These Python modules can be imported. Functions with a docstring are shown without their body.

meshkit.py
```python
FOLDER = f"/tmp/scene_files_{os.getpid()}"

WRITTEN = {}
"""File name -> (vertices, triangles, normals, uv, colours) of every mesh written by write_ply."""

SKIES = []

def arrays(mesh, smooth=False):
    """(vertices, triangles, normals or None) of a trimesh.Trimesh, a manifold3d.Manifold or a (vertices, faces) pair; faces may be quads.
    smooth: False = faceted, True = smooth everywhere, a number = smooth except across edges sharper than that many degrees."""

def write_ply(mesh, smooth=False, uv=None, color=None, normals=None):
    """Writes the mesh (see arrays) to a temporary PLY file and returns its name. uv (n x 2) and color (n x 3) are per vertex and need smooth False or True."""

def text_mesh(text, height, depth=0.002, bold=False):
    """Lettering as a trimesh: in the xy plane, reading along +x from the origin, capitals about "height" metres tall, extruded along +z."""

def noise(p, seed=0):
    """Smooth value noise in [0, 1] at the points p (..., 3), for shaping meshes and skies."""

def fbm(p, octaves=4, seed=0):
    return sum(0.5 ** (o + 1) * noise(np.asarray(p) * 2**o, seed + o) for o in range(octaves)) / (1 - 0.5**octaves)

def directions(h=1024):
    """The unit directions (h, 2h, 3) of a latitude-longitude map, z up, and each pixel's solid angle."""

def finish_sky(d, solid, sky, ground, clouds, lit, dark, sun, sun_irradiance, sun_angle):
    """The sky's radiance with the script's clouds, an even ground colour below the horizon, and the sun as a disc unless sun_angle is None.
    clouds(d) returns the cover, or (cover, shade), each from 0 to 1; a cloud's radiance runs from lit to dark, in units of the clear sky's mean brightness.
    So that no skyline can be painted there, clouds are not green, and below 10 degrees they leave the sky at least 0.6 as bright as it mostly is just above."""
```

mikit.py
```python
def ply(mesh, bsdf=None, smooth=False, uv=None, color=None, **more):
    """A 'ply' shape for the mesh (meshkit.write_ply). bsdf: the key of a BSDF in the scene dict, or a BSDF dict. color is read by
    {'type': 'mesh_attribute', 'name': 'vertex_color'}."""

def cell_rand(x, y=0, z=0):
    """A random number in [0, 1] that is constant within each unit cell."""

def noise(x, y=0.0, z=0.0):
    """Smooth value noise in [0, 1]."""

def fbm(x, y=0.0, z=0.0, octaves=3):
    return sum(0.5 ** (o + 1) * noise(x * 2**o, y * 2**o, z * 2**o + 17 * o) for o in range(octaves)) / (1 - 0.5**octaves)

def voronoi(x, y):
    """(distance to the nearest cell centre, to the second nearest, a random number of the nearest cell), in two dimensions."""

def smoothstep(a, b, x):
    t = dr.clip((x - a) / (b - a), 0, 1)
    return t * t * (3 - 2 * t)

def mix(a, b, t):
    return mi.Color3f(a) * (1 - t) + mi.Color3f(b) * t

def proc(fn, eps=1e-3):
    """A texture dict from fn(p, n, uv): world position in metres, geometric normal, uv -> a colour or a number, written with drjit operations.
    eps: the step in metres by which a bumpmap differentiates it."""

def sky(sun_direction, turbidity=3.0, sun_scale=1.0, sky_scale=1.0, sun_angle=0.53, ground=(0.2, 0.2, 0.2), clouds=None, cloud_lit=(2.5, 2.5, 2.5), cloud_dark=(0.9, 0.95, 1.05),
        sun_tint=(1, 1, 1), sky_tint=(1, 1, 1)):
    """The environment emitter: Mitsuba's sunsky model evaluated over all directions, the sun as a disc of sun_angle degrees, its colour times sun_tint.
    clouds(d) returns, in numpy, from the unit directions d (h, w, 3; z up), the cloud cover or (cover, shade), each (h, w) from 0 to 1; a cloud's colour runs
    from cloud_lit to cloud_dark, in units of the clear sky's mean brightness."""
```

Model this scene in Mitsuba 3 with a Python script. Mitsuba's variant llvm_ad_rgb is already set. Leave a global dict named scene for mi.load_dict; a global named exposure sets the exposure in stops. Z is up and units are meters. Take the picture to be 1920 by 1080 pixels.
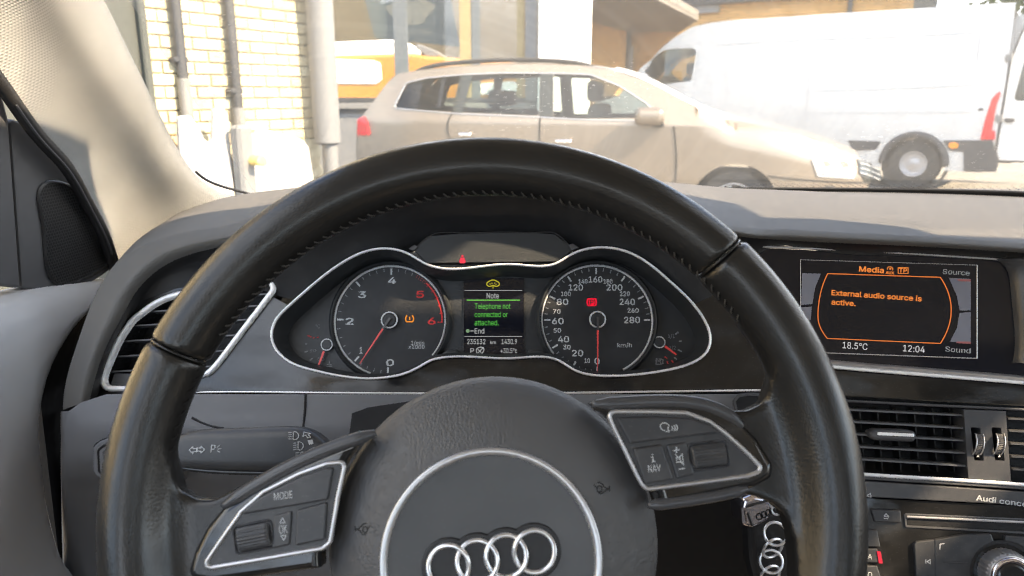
import math, random
import numpy as np, trimesh, drjit as dr, mitsuba as mi, mikit, meshkit
from mikit import noise, fbm, smoothstep, mix, voronoi
from shapely.geometry import Polygon, Point, box as sbox, LineString, MultiPolygon
from shapely import affinity, ops
from scipy.interpolate import splprep, splev
T = mi.ScalarTransform4f
random.seed(7)
rng = np.random.default_rng(7)
scene, labels = {}, {}

# ------------------------------------------------------------------ camera, sky, exposure
F, PITCH = 1400.0, math.atan(363 / 1400.0)          # focal length in photo pixels (1920 wide), downward pitch
CP, SP = math.cos(PITCH), math.sin(PITCH)
exposure = 4.12
scene['camera'] = dict(type='thinlens', fov=2 * math.degrees(math.atan(960 / F)), fov_axis='x', aperture_radius=0.0010, focus_distance=0.60,
                       near_clip=0.02, far_clip=500.0, to_world=T().look_at([0, 0, 0], [0, CP, -SP], [0, 0, 1]))
SUN = (0.66, -0.34, 0.64)
def cloud(d):
    n = meshkit.fbm(np.stack([d[..., 0] / (d[..., 2] + .25) * 1.3, d[..., 1] / (d[..., 2] + .25) * 1.3, d[..., 2] * 0 + 3], -1), 5, 4)
    c = np.clip((n - .36) * 4, 0, 1) * .85
    return c, np.clip((n - .62) * 3, 0, 1)
scene['sky'] = mikit.sky(SUN, turbidity=3, clouds=cloud, sun_scale=.8, sun_angle=1.2, cloud_lit=(3.6, 3.6, 3.55), sun_tint=(1.0, 0.95, 0.86), ground=(.22, .21, .19))

# ------------------------------------------------------------------ geometry helpers
def ray(px, py):
    x, u = (px - 960) / F, (540 - py) / F
    return np.array([x, CP + u * SP, -SP + u * CP])
def at(px, py, Y):
    r = ray(px, py); return r * (Y / r[1])
def atd(px, py, d):
    return ray(px, py) * d
def unit(v):
    v = np.asarray(v, float); return v / np.linalg.norm(v)
class Frame:
    """A real plane in the car or the yard: origin, right, up, and the normal that faces the viewer."""
    def __init__(s, o, ex, ey):
        s.o, s.ex = np.asarray(o, float), unit(ex); s.n = unit(np.cross(s.ex, ey)); s.ey = np.cross(s.n, s.ex)
    def uv(s, px, py, w=0.0):
        r = ray(px, py); k = (s.n @ s.o + w) / (s.n @ r); p = r * k - s.o
        return np.array([p @ s.ex, p @ s.ey])
    def uvs(s, pts, w=0.0):
        return np.array([s.uv(x, y, w) for x, y in pts])
    def px(s, px, py, w=0.0):          # metres per photo pixel there
        return (s.n @ s.o + w) / (s.n @ ray(px, py)) / F
    def world(s, p):
        p = np.asarray(p, float); return s.o + p[..., :1] * s.ex + p[..., 1:2] * s.ey + p[..., 2:3] * s.n
    def mesh(s, m):
        m = m.copy(); m.vertices = s.world(np.asarray(m.vertices)); return m
def tilt_frame(o, tilt, yaw=0.0):
    """Faces the viewer; leans back by tilt degrees; yaw > 0 turns its right side towards the viewer."""
    t, y = math.radians(tilt), math.radians(yaw)
    ex = np.array([math.cos(y), -math.sin(y), 0]); nh = np.array([-math.sin(y), -math.cos(y), 0])
    n = nh * math.cos(t) + np.array([0, 0, math.sin(t)])
    return Frame(o, ex, np.cross(n, ex))
def tm(v, f): return trimesh.Trimesh(np.asarray(v, float), np.asarray(f, int), process=False)
def cat(ms): return trimesh.util.concatenate([m for m in ms if m is not None])
def curve(p, n=80, closed=False, s=0.0):
    p = np.asarray(p, float)
    if closed: p = np.vstack([p, p[:1]])
    tck, _ = splprep(p.T, s=s, per=closed, k=min(3, len(p) - 1))
    return np.array(splev(np.linspace(0, 1, n + (1 if closed else 0)), tck)).T[:n]
def ring_ccw(p):
    p = np.asarray(p, float); a = np.sum(p[:, 0] * np.roll(p[:, 1], -1) - p[:, 1] * np.roll(p[:, 0], -1))
    return p if a > 0 else p[::-1]
def outline(poly):
    if poly.geom_type == 'MultiPolygon': poly = max(poly.geoms, key=lambda g: g.area)
    return np.array(poly.exterior.coords)[:-1]
def rounded(p, r, q=5):
    """Polygon with its corners rounded to radius r (outside and inside corners)."""
    g = Polygon(p).buffer(0)
    g = g.buffer(-r, quad_segs=q).buffer(2 * r, quad_segs=q).buffer(-r, quad_segs=q)
    return ring_ccw(outline(g.simplify(r * .02)))
def offs(p, d, q=4):
    return ring_ccw(outline(Polygon(p).buffer(d, quad_segs=q)))
def tri(poly):
    v, f = trimesh.creation.triangulate_polygon(poly, engine='earcut')
    return np.asarray(v), np.asarray(f)
def plate(poly, w=0.0):
    """Flat sheet facing +n."""
    poly = poly if hasattr(poly, 'geom_type') else Polygon(poly)
    gs = poly.geoms if hasattr(poly, 'geoms') else [poly]
    out = []
    for g in gs:
        v, f = tri(g); c = np.cross(v[f[:, 1]] - v[f[:, 0]], v[f[:, 2]] - v[f[:, 0]]); f = np.where(c[:, None] < 0, f[:, ::-1], f)
        out.append(tm(np.c_[v, np.full(len(v), w)], f))
    return cat(out)
def extr(poly, w0, w1):
    poly = poly if hasattr(poly, 'geom_type') else Polygon(poly)
    gs = poly.geoms if hasattr(poly, 'geoms') else [poly]
    out = []
    for g in gs:
        m = trimesh.creation.extrude_polygon(g, w1 - w0, engine='earcut'); m.apply_translation([0, 0, w0]); out.append(m)
    return cat(out)
def slab(p, w0, w1, bev=0.001, steps=2):
    """Solid slab with a rounded front edge; p is one closed ring."""
    p = ring_ccw(p); n = len(p)
    e = np.roll(p, -1, 0) - p; ln = np.linalg.norm(e, axis=1, keepdims=True); e = e / np.maximum(ln, 1e-9)
    nr = np.c_[e[:, 1], -e[:, 0]]; m = nr + np.roll(nr, 1, 0); m /= np.maximum(np.linalg.norm(m, axis=1, keepdims=True), 1e-9)
    k = 1 / np.maximum(np.sum(m * nr, 1, keepdims=True), .5); m = m * k
    rings = [(0, w0)]
    for i in range(steps + 1):
        a = i / steps * math.pi / 2; rings.append((-(1 - math.cos(a)) * bev, w1 - bev + math.sin(a) * bev))
    V, Fc = [], []
    for d, w in rings: V.append(np.c_[p + m * d, np.full(n, w)])
    i = np.arange(n); j = (i + 1) % n
    for r in range(len(rings) - 1):
        a, b = r * n, (r + 1) * n
        Fc += [np.c_[a + i, a + j, b + j], np.c_[a + i, b + j, b + i]]
    top = V[-1][:, :2]
    try:
        v, f = tri(Polygon(top).buffer(0))
        c = np.cross(v[f[:, 1]] - v[f[:, 0]], v[f[:, 2]] - v[f[:, 0]]); f = np.where(c[:, None] < 0, f[:, ::-1], f)
        body = tm(np.vstack(V), np.vstack(Fc)); cap = tm(np.c_[v, np.full(len(v), w1)], f)
        return cat([body, cap])
    except Exception:
        return tm(np.vstack(V), np.vstack(Fc))
def resample(p, n, closed=True):
    q = np.vstack([p, p[:1]]) if closed else np.asarray(p); d = np.r_[0, np.cumsum(np.linalg.norm(np.diff(q, axis=0), axis=1))]
    t = np.linspace(0, d[-1], n + 1)[:-1] if closed else np.linspace(0, d[-1], n)
    return np.c_[np.interp(t, d, q[:, 0]), np.interp(t, d, q[:, 1])]
def rect(x0, y0, x1, y1, r=0.0):
    p = np.array([(x0, y0), (x1, y0), (x1, y1), (x0, y1)], float)
    return rounded(p, r) if r else p
def sweep2(path, prof, closed=True, w=0.0):
    """Sweep the profile (outward, along n) along a planar path."""
    path = ring_ccw(path) if closed else np.asarray(path, float); n = len(path); prof = np.asarray(prof, float); m = len(prof)
    t = (np.roll(path, -1, 0) - np.roll(path, 1, 0)) if closed else np.gradient(path, axis=0)
    t /= np.maximum(np.linalg.norm(t, axis=1, keepdims=True), 1e-12); nr = np.c_[t[:, 1], -t[:, 0]]
    V = np.concatenate([path[:, None] + nr[:, None] * prof[None, :, :1], np.broadcast_to(prof[None, :, 1:] + (np.asarray(w).reshape(-1, 1, 1) if np.ndim(w) else w), (n, m, 1))], 2).reshape(-1, 3)
    return tm(V, grid_faces(n, m, closed, True))
def grid_faces(n, m, cu=False, cv=False):
    i, j = np.meshgrid(np.arange(n if cu else n - 1), np.arange(m if cv else m - 1), indexing='ij'); i, j = i.ravel(), j.ravel()
    a, b, c, d = i * m + j, ((i + 1) % n) * m + j, ((i + 1) % n) * m + (j + 1) % m, i * m + (j + 1) % m
    return np.vstack([np.c_[a, b, c], np.c_[a, c, d]])
def loft(G, cu=False, cv=False, flip=False):
    G = np.asarray(G, float); f = grid_faces(G.shape[0], G.shape[1], cu, cv)
    return tm(G.reshape(-1, 3), f[:, ::-1] if flip else f)
def circ(r, n=12, a=1.0, b=1.0):
    t = np.arange(n) * 2 * np.pi / n; return np.c_[np.cos(t) * r * a, np.sin(t) * r * b]
def tube(path, r, sides=8, closed=False, cap=True):
    p = np.asarray(path, float); n = len(p); r = np.broadcast_to(r, (n,))
    t = (np.roll(p, -1, 0) - np.roll(p, 1, 0)) if closed else np.gradient(p, axis=0)
    t /= np.linalg.norm(t, axis=1, keepdims=True) + 1e-12
    a = np.cross(t[0], [0, 0, 1.0] if abs(t[0, 2]) < .9 else [1.0, 0, 0]); A = []
    for k in range(n):
        a = a - t[k] * (a @ t[k]); a /= np.linalg.norm(a) + 1e-12; A.append(a)
    A = np.array(A); B = np.cross(t, A); g = np.arange(sides) * 2 * np.pi / sides
    V = p[:, None] + r[:, None, None] * (np.cos(g)[None, :, None] * A[:, None] + np.sin(g)[None, :, None] * B[:, None])
    f = grid_faces(n, sides, closed, True)
    V = V.reshape(-1, 3)
    if cap and not closed:
        k = len(V); V = np.vstack([V, p[:1], p[-1:]]); i = np.arange(sides); j = (i + 1) % sides
        f = np.vstack([f, np.c_[np.full(sides, k), i, j], np.c_[np.full(sides, k + 1), (n - 1) * sides + j, (n - 1) * sides + i]])
    m = tm(V, f); m.fix_normals(); return m
def lathe(prof, n=64):
    prof = np.asarray(prof, float); a = np.arange(n) * 2 * np.pi / n
    G = np.stack([prof[None, :, 0] * np.cos(a)[:, None], prof[None, :, 0] * np.sin(a)[:, None], np.broadcast_to(prof[:, 1], (n, len(prof)))], -1)
    return loft(G, cu=True)
def hull(pts): return trimesh.convex.convex_hull(np.asarray(pts, float))
def cbox(sx, sy, sz, b=0.0, c=(0, 0, 0)):
    """Box with chamfered edges."""
    h = np.array([sx, sy, sz]) / 2; b = min(b, *(h * .9)) if b else 0
    if not b:
        m = trimesh.creation.box((sx, sy, sz))
    else:
        P = []
        for s in np.ndindex(2, 2, 2):
            q = np.array(s) * 2 - 1
            for k in range(3):
                e = h - b; e[k] = h[k]; P.append(q * e)
        m = hull(P)
    m.apply_translation(c); return m
def rbox(sx, sy, sz, r, c=(0, 0, 0), q=2):
    s = trimesh.creation.icosphere(subdivisions=q, radius=r).vertices; h = np.array([sx, sy, sz]) / 2 - r
    m = hull(np.vstack([s + h * (np.array(k) * 2 - 1) for k in np.ndindex(2, 2, 2)])); m.apply_translation(c); return m
def surface_nets(fn, lo, hi, step):
    """Smooth mesh of the zero set of fn (numpy, vectorised)."""
    lo, hi = np.asarray(lo, float), np.asarray(hi, float); n = np.ceil((hi - lo) / step).astype(int) + 1
    ax = [lo[k] + np.arange(n[k]) * step for k in range(3)]
    D = fn(*np.meshgrid(*ax, indexing='ij')); S = D < 0
    acc = np.zeros(tuple(n - 1) + (3,)); cnt = np.zeros(tuple(n - 1))
    cs = [slice(0, -1), slice(1, None)]
    for axis in range(3):
        o = [k for k in range(3) if k != axis]
        for a, b in np.ndindex(2, 2):
            i0, i1 = [None] * 3, [None] * 3
            i0[axis], i1[axis] = cs[0], cs[1]
            for k, s in zip(o, (a, b)): i0[k] = i1[k] = cs[s]
            d0, d1 = D[tuple(i0)], D[tuple(i1)]; x = (d0 < 0) != (d1 < 0); t = np.where(x, d0 / np.where(x, d0 - d1, 1), 0)
            p = np.zeros(acc.shape); p[..., axis] = t
            for k, s in zip(o, (a, b)): p[..., k] = s
            acc += p * x[..., None]; cnt += x
    on = cnt > 0; ids = -np.ones(cnt.shape, int); ids[on] = np.arange(on.sum())
    idx = np.argwhere(on); V = lo + (idx + acc[on] / cnt[on][:, None]) * step
    Fs = []
    for axis in range(3):
        b, c = (axis + 1) % 3, (axis + 2) % 3
        i0, i1 = [slice(None)] * 3, [slice(None)] * 3; i0[axis], i1[axis] = slice(0, -1), slice(1, None)
        s0, s1 = S[tuple(i0)], S[tuple(i1)]; e = np.argwhere(s0 != s1)
        e = e[(e[:, b] > 0) & (e[:, c] > 0) & (e[:, b] < n[b] - 1) & (e[:, c] < n[c] - 1)]
        fl = s0[tuple(e.T)]
        def g(db, dc):
            q = e.copy(); q[:, b] -= db; q[:, c] -= dc; return ids[tuple(q.T)]
        q = np.c_[g(0, 0), g(1, 0), g(1, 1), g(0, 1)]; q = np.where(fl[:, None], q, q[:, ::-1]); Fs.append(q)
    q = np.vstack(Fs); return tm(V, np.vstack([q[:, [0, 1, 2]], q[:, [0, 2, 3]]]))
def smin(a, b, k):
    h = np.clip(.5 + .5 * (b - a) / k, 0, 1); return b * (1 - h) + a * h - k * h * (1 - h)

# ------------------------------------------------------------------ scene entries
def free(name):
    if name not in scene and not any(k.startswith(name + '__') for k in scene): return name
    k = 1
    while f'{name}_{k:03d}' in scene or any(q.startswith(f'{name}_{k:03d}__') for q in scene): k += 1
    return f'{name}_{k:03d}'
counts = {}
def put(name, mesh, mat, parent=None, smooth=35, label=None, **kw):
    base = f'{parent}__{name}' if parent else name
    k = counts.get(base, 0); counts[base] = k + 1
    key = base if k == 0 else f'{base}_{k:03d}'
    scene[key] = mikit.ply(mesh, mat, smooth=smooth, **kw)
    if label: labels[key] = {'label': label}
    return key
def tag(key, label, category, group=None):
    labels[key] = {'label': label, 'category': category}
    if group: labels[key]['group'] = group
def structure(key, label=None):
    labels[key] = {'kind': 'structure'}
    if label: labels[key]['label'] = label
def stuffpart(key): labels.setdefault(key, {})['kind'] = 'stuff'
def text2(s, h, depth=.0002, bold=False, wid=None):
    m = meshkit.text_mesh(s, h, depth, bold); b = m.bounds
    k = wid / (b[1, 0] - b[0, 0]) if wid else 1.0
    m.apply_translation([-(b[0, 0] + b[1, 0]) / 2, -h / 2, 0]); m.vertices[:, 0] *= k
    return m
def text_at(fr, s, px, py, hpx, w, wpx=None, rot=0.0, bold=False, depth=.00025, left=False):
    """Lettering whose middle (or left end) lies at that pixel of plane w of the frame; sizes in photo pixels."""
    q = fr.px(px, py, w); m = text2(s, hpx * q, depth, bold, wpx * q if wpx else None)
    if left: m.apply_translation([-m.bounds[0, 0], 0, 0])
    m.apply_transform(trimesh.transformations.rotation_matrix(math.radians(rot), [0, 0, 1])); u, v = fr.uv(px, py, w); m.apply_translation([u, v, w])
    return fr.mesh(m)
def strokes(fr, lines, w, wid, depth=.0003):
    """Flat printed strokes: polylines in photo pixels, wid pixels wide."""
    gs = []
    for L in lines:
        p = fr.uvs(L, w); gs.append(LineString(p).buffer(wid / 2 * fr.px(*L[0], w), quad_segs=3, cap_style=2))
    return fr.mesh(extr(ops.unary_union(gs), w, w + depth))
def area(fr, polys, w, depth=.0003):
    return fr.mesh(extr(ops.unary_union([Polygon(fr.uvs(p, w)).buffer(0) for p in polys]), w, w + depth))

# ------------------------------------------------------------------ materials
def rgb(*c): return dict(type='rgb', value=list(c) if len(c) > 1 else [c[0]] * 3)
def mat(name, b, two=True):
    scene[name] = dict(type='twosided', bsdf=b) if two else b
    return name
def bump(b, fn, scale, eps=4e-4): return dict(type='bumpmap', texture=mikit.proc(fn, eps), scale=scale, bsdf=b)
def princ(c, rough, spec=.5, metal=0.0, **k):
    return dict(type='principled', base_color=c if isinstance(c, dict) else rgb(*c), roughness=rough, specular=spec, metallic=metal, **k)
def grain(s, a=1.0):
    def fn(p, n, uv):
        d1, d2, r = voronoi((p.x + .37 * p.y) * s, (p.z + .61 * p.y) * s)
        return a * dr.minimum(d2 - d1, .5)
    return fn
def dirty(c, amt=.35, s=60.0, dust=(.16, .15, .14)):
    def fn(p, n, uv):
        a = fbm(p.x * s, p.y * s, p.z * s, 3); sp = smoothstep(.78, .88, noise(p.x * 900, p.y * 900, p.z * 900))
        return mix(c, dust, dr.clip(smoothstep(.4, .95, a) * amt + sp * amt * .6, 0, 1))
    return mikit.proc(fn)
mat('m_pad', bump(princ(dirty((.088, .086, .083), .10, 14, (.12, .118, .112)), .62, .35), grain(460, .5), .0022))
mat('m_lower', bump(princ(dirty((.098, .100, .107), .16, 20, (.15, .15, .15)), .48, .45), grain(520, .4), .0012))
mat('m_door', bump(princ(dirty((.27, .273, .28), .12, 16, (.19, .19, .185)), .55, .4), grain(460, .5), .0018))
mat('m_black', princ(dirty((.012, .012, .013), .12, 40, (.07, .07, .07)), .45, .4))
mat('m_deep', princ((.006, .006, .007), .6, .3))
def leather(p, n, uv):
    d1, d2, r = voronoi((p.x + .4 * p.y) * 480, (p.z + .5 * p.y) * 480)
    return .5 * dr.minimum(d2 - d1, .45) + .5 * fbm(p.x * 90, p.y * 90, p.z * 90, 2)
def lrough(p, n, uv): return .19 + .20 * fbm(p.x * 45, p.y * 45, p.z * 45, 3)
mat('m_leather', bump(princ(dirty((.010, .0098, .0095), .12, 34, (.055, .05, .044)), mikit.proc(lrough), .38, clearcoat=.22, clearcoat_gloss=.85), leather, .00017))
mat('m_hub', bump(princ(dirty((.070, .070, .072), .14, 24, (.12, .12, .118)), .42, .42), grain(520, .5), .0014))
mat('m_hubdisc', princ(dirty((.048, .050, .053), .10, 30), .38, .42))
mat('m_satin', princ(dirty((.042, .043, .047), .12, 40), .32, .5))
mat('m_button', princ(dirty((.028, .029, .032), .15, 70), .40, .45))
mat('m_gloss', princ(dirty((.009, .0090, .0094), .20, 45, (.088, .088, .088)), mikit.proc(lambda p, n, uv: .05 + .30 * smoothstep(.35, .75, fbm(p.x * 22 + p.z * 14, p.y * 30, p.z * 70, 4))), .55))
mat('m_screenglass', princ((.006, .007, .012), .10, .45))
mat('m_chrome', dict(type='roughconductor', material='Al', alpha=.13))
mat('m_chromebright', dict(type='roughconductor', material='Cr', alpha=.06))
mat('m_alu', princ((.46, .46, .47), .30, .5, .75))
mat('m_silver', princ((.55, .55, .555), .28, .5, .6)); mat('m_bright', princ((.80, .80, .81), .22, .6, .35))
def weave(p, n, uv):
    return dr.sin(uv.x * 6.2832) * .5 + dr.sin(uv.y * 6.2832) * dr.sin(uv.x * 3.1416) * .5
mat('m_fabric', bump(princ(mikit.proc(lambda p, n, uv: mix((.13, .134, .134), (.31, .315, .312), .5 + .5 * weave(p, n, uv)) * (.9 + .2 * fbm(p.x * 30, p.y * 30, p.z * 30, 2))), .85, .2), weave, .00035, 1e-4))
mat('m_headliner', princ((.74, .72, .68), .9, .2)); mat('m_seatcloth', princ((.20, .195, .185), .85, .2)); mat('m_carpet', princ((.11, .105, .10), .95, .1)); mat('m_ventsilver', princ((.86, .86, .865), .24, .6, .15))
mat('m_stalk', princ(dirty((.030, .031, .033), .10, 50), .42, .45)); mat('m_slat', princ((.075, .077, .082), .4))
mat('m_print', dict(type='diffuse', reflectance=rgb(.40, .41, .42)))
mat('m_printdim', dict(type='diffuse', reflectance=rgb(.20, .21, .22)))
mat('m_dial', princ(mikit.proc(lambda p, n, uv: mi.Color3f(.017, .018, .020) * (.8 + .4 * fbm(p.x * 60, p.y * 60, p.z * 60, 2))), .5, .3))
mat('m_dialgrey', princ((.022, .024, .026), .45, .35))
mat('m_redpaint', dict(type='diffuse', reflectance=rgb(.55, .05, .05)))
mat('m_thread', dict(type='diffuse', reflectance=rgb(.055, .053, .05)))
mat('m_threaddark', dict(type='diffuse', reflectance=rgb(.02, .02, .02)))
mat('m_emblem', princ((.70, .70, .71), .17, .6, .80))
mat('m_ringwhite', princ((.42, .43, .44), .35, .5)); mat('m_sail', princ((.062, .063, .067), .5, .4))
EX = 2.0 ** -exposure
def lamp(mesh_, color, k=1.0, name=None, parent=None, label=None):
    c = [float(x) * EX * k for x in color]
    key = put(name, mesh_, 'm_deep', parent, smooth=False, label=label)
    scene[key]['emitter'] = dict(type='area', radiance=rgb(*c))
    return key

# ================================================================== STEERING WHEEL
W = tilt_frame((-.0114, .330, -.1954), 23.0, -2.2)
RR, RA, RB = .1722, .0154, .0168
def seam_line(a, b):
    a, b = W.uv(*a, .008), W.uv(*b, .008); d = unit(b - a); return a, np.array([-d[1], d[0]])
sl, nl = seam_line((283, 637), (392, 690)); sr, nr_ = seam_line((1292, 540), (1388, 450))
if nl[1] < 0: nl = -nl
if nr_[1] < 0: nr_ = -nr_
def torus(u, v, w):
    q = np.hypot(u, v) - RR; return (np.sqrt((q / RA) ** 2 + (w / RB) ** 2) - 1) * RA
def half(u, v):                      # > 0 below either seam
    dl = -((u - sl[0]) * nl[0] + (v - sl[1]) * nl[1]); d2 = -((u - sr[0]) * nr_[0] + (v - sr[1]) * nr_[1])
    return np.where(u < 0, dl, d2)
import shapely
from scipy.ndimage import distance_transform_edt, map_coordinates
def sd2(poly, lo, hi, step):
    x = np.arange(lo[0], hi[0], step); y = np.arange(lo[1], hi[1], step); X, Y = np.meshgrid(x, y, indexing='ij')
    m = shapely.contains_xy(poly, X, Y); D = (distance_transform_edt(~m) - distance_transform_edt(m)) * step
    return lambda u, v: map_coordinates(D, [(u - lo[0]) / step, (v - lo[1]) / step], order=1, mode='nearest')
web_l = [(245, 835), (316, 880), (330, 918), (365, 936), (405, 936), (445, 915), (480, 935), (470, 1060), (420, 1120), (380, 1160), (300, 1190), (240, 1190)]
web_r = [(1500, 695), (1447, 728), (1432, 756), (1395, 772), (1340, 772), (1360, 830), (1400, 880), (1400, 912), (1385, 922), (1440, 938), (1474, 962), (1492, 1012), (1502, 1080), (1500, 1190), (1585, 1190), (1580, 950), (1560, 800)]
pw = ops.unary_union([Polygon(W.uvs(q)).buffer(0) for q in (web_l, web_r)])
fw = sd2(pw, (-.2, -.2), (.2, .2), .0012)
def grips(u, v, w):
    d = torus(u, v, w); s = np.maximum(fw(u, v), np.abs(w + .0065) - .0065)
    d = smin(d, s, .013)
    return -smin(-d, -(-half(u, v) + .0008), .004)
def upper(u, v, w):
    q = np.hypot(u, v) - RR
    d = (np.sqrt((q / (RA - .0004)) ** 2 + (w / (RB - .0004)) ** 2) - 1) * RA
    return -smin(-d, -(half(u, v) + .0008), .003)
lo, hi = (-.195, -.195, -.024), (.195, .195, .024)
gm_ = surface_nets(grips, lo, hi, .0018); trimesh.smoothing.filter_taubin(gm_, lamb=.5, nu=.52, iterations=24)
put('grip', W.mesh(gm_), 'm_leather', 'steering_wheel', smooth=True, label='worn black leather side grips and spoke webs')
put('rim', W.mesh(surface_nets(upper, lo, hi, .0018)), 'm_leather', 'steering_wheel', smooth=True, label='black leather upper rim between the two seams')
# stitching along the inner edge
def stitch_run(a0, a1, n, m_):
    for k in range(n):
        a = math.radians(a0 + (a1 - a0) * k / (n - 1)); ph = math.radians(28)
        c = np.array([math.cos(a), math.sin(a)]); t = np.array([-c[1], c[0]])
        p0, p1 = [], []
        for q, s in ((4, -.0015), (19, .0015)):
            q = math.radians(q); rr = RR - (RA + .0001) * math.cos(q); w = (RB + .0001) * math.sin(q)
            p0.append([*(c * rr + t * s), w])
        d = np.array(p0)
        put('stitch', W.mesh(tube(np.array([d[0], d.mean(0) + np.array([*(-c * .0008), .0008]), d[1]]), .00045, 5)), m_, 'steering_wheel__rim', smooth=True)
stitch_run(35, 147, 62, 'm_thread')
stitch_run(152, 176, 12, 'm_threaddark')
# seam cords between the leathers
for s_, nn in ((sl, nl), (sr, nr_)):
    d = np.array([nn[1], -nn[0]]); d = d if d @ s_ > 0 else -d
    t0 = np.linspace(0, 2 * np.pi, 25)
    # intersection of the torus with the seam line: an oval in the plane that holds the seam and w
    c = s_ + d * ((RR - np.hypot(*s_)) / max(.3, d @ unit(s_)))
    P = np.array([[*(c + d * (RA - .0016) / max(.5, d @ unit(c)) * math.cos(a)), (RB - .0016) * math.sin(a)] for a in t0[:-1]])
    put('seam_cord', W.mesh(tube(P, .0006, 6, closed=True)), 'm_leather', 'steering_wheel__rim', smooth=True)

# spokes
HC = W.uv(928, 1022, -.004); HR = 309 * W.px(928, 1022, -.012); RC = W.uv(921.5, 1054, .013); RG = 206 * W.px(921.5, 1054, .013)
WK = Frame(W.o + W.n * .004, W.ex, W.ey)
def wp(p, w=0.0): return WK.uvs(p, w)
bez_l = rounded(wp([(760, 783), (700, 808), (660, 826), (560, 868), (480, 911), (425, 946), (392, 985), (368, 1030), (356, 1068), (362, 1085), (400, 1092), (640, 1058), (690, 980), (760, 860)]), .004)
bez_r = rounded(wp([(1080, 756), (1130, 757), (1250, 750), (1320, 754), (1372, 776), (1420, 826), (1448, 872), (1444, 896), (1408, 914), (1228, 950), (1205, 946), (1150, 860)]), .004)
hubc = Point(*HC).buffer(HR + .0004, quad_segs=48); bez_l, bez_r = (ring_ccw(outline(Polygon(q).difference(hubc))) for q in (bez_l, bez_r))
put('spoke_cover', WK.mesh(slab(bez_l, -.012, .0035, .0035, 3)), 'm_gloss', 'steering_wheel')
put('spoke_cover', WK.mesh(slab(bez_r, -.012, .0035, .0035, 3)), 'm_gloss', 'steering_wheel')
def band(px, r, m_='m_satin', nm='spoke_edge'):
    p = curve(wp(px, .002), 40); put(nm, WK.mesh(tube(np.c_[p, np.full(len(p), .0022)], np.r_[np.linspace(r * .5, r, 5), np.full(30, r), np.linspace(r, r * .5, 5)], 10)), m_, 'steering_wheel', smooth=True)
band([(704, 811), (660, 826), (560, 866), (480, 910), (418, 950)], .0034)
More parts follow.
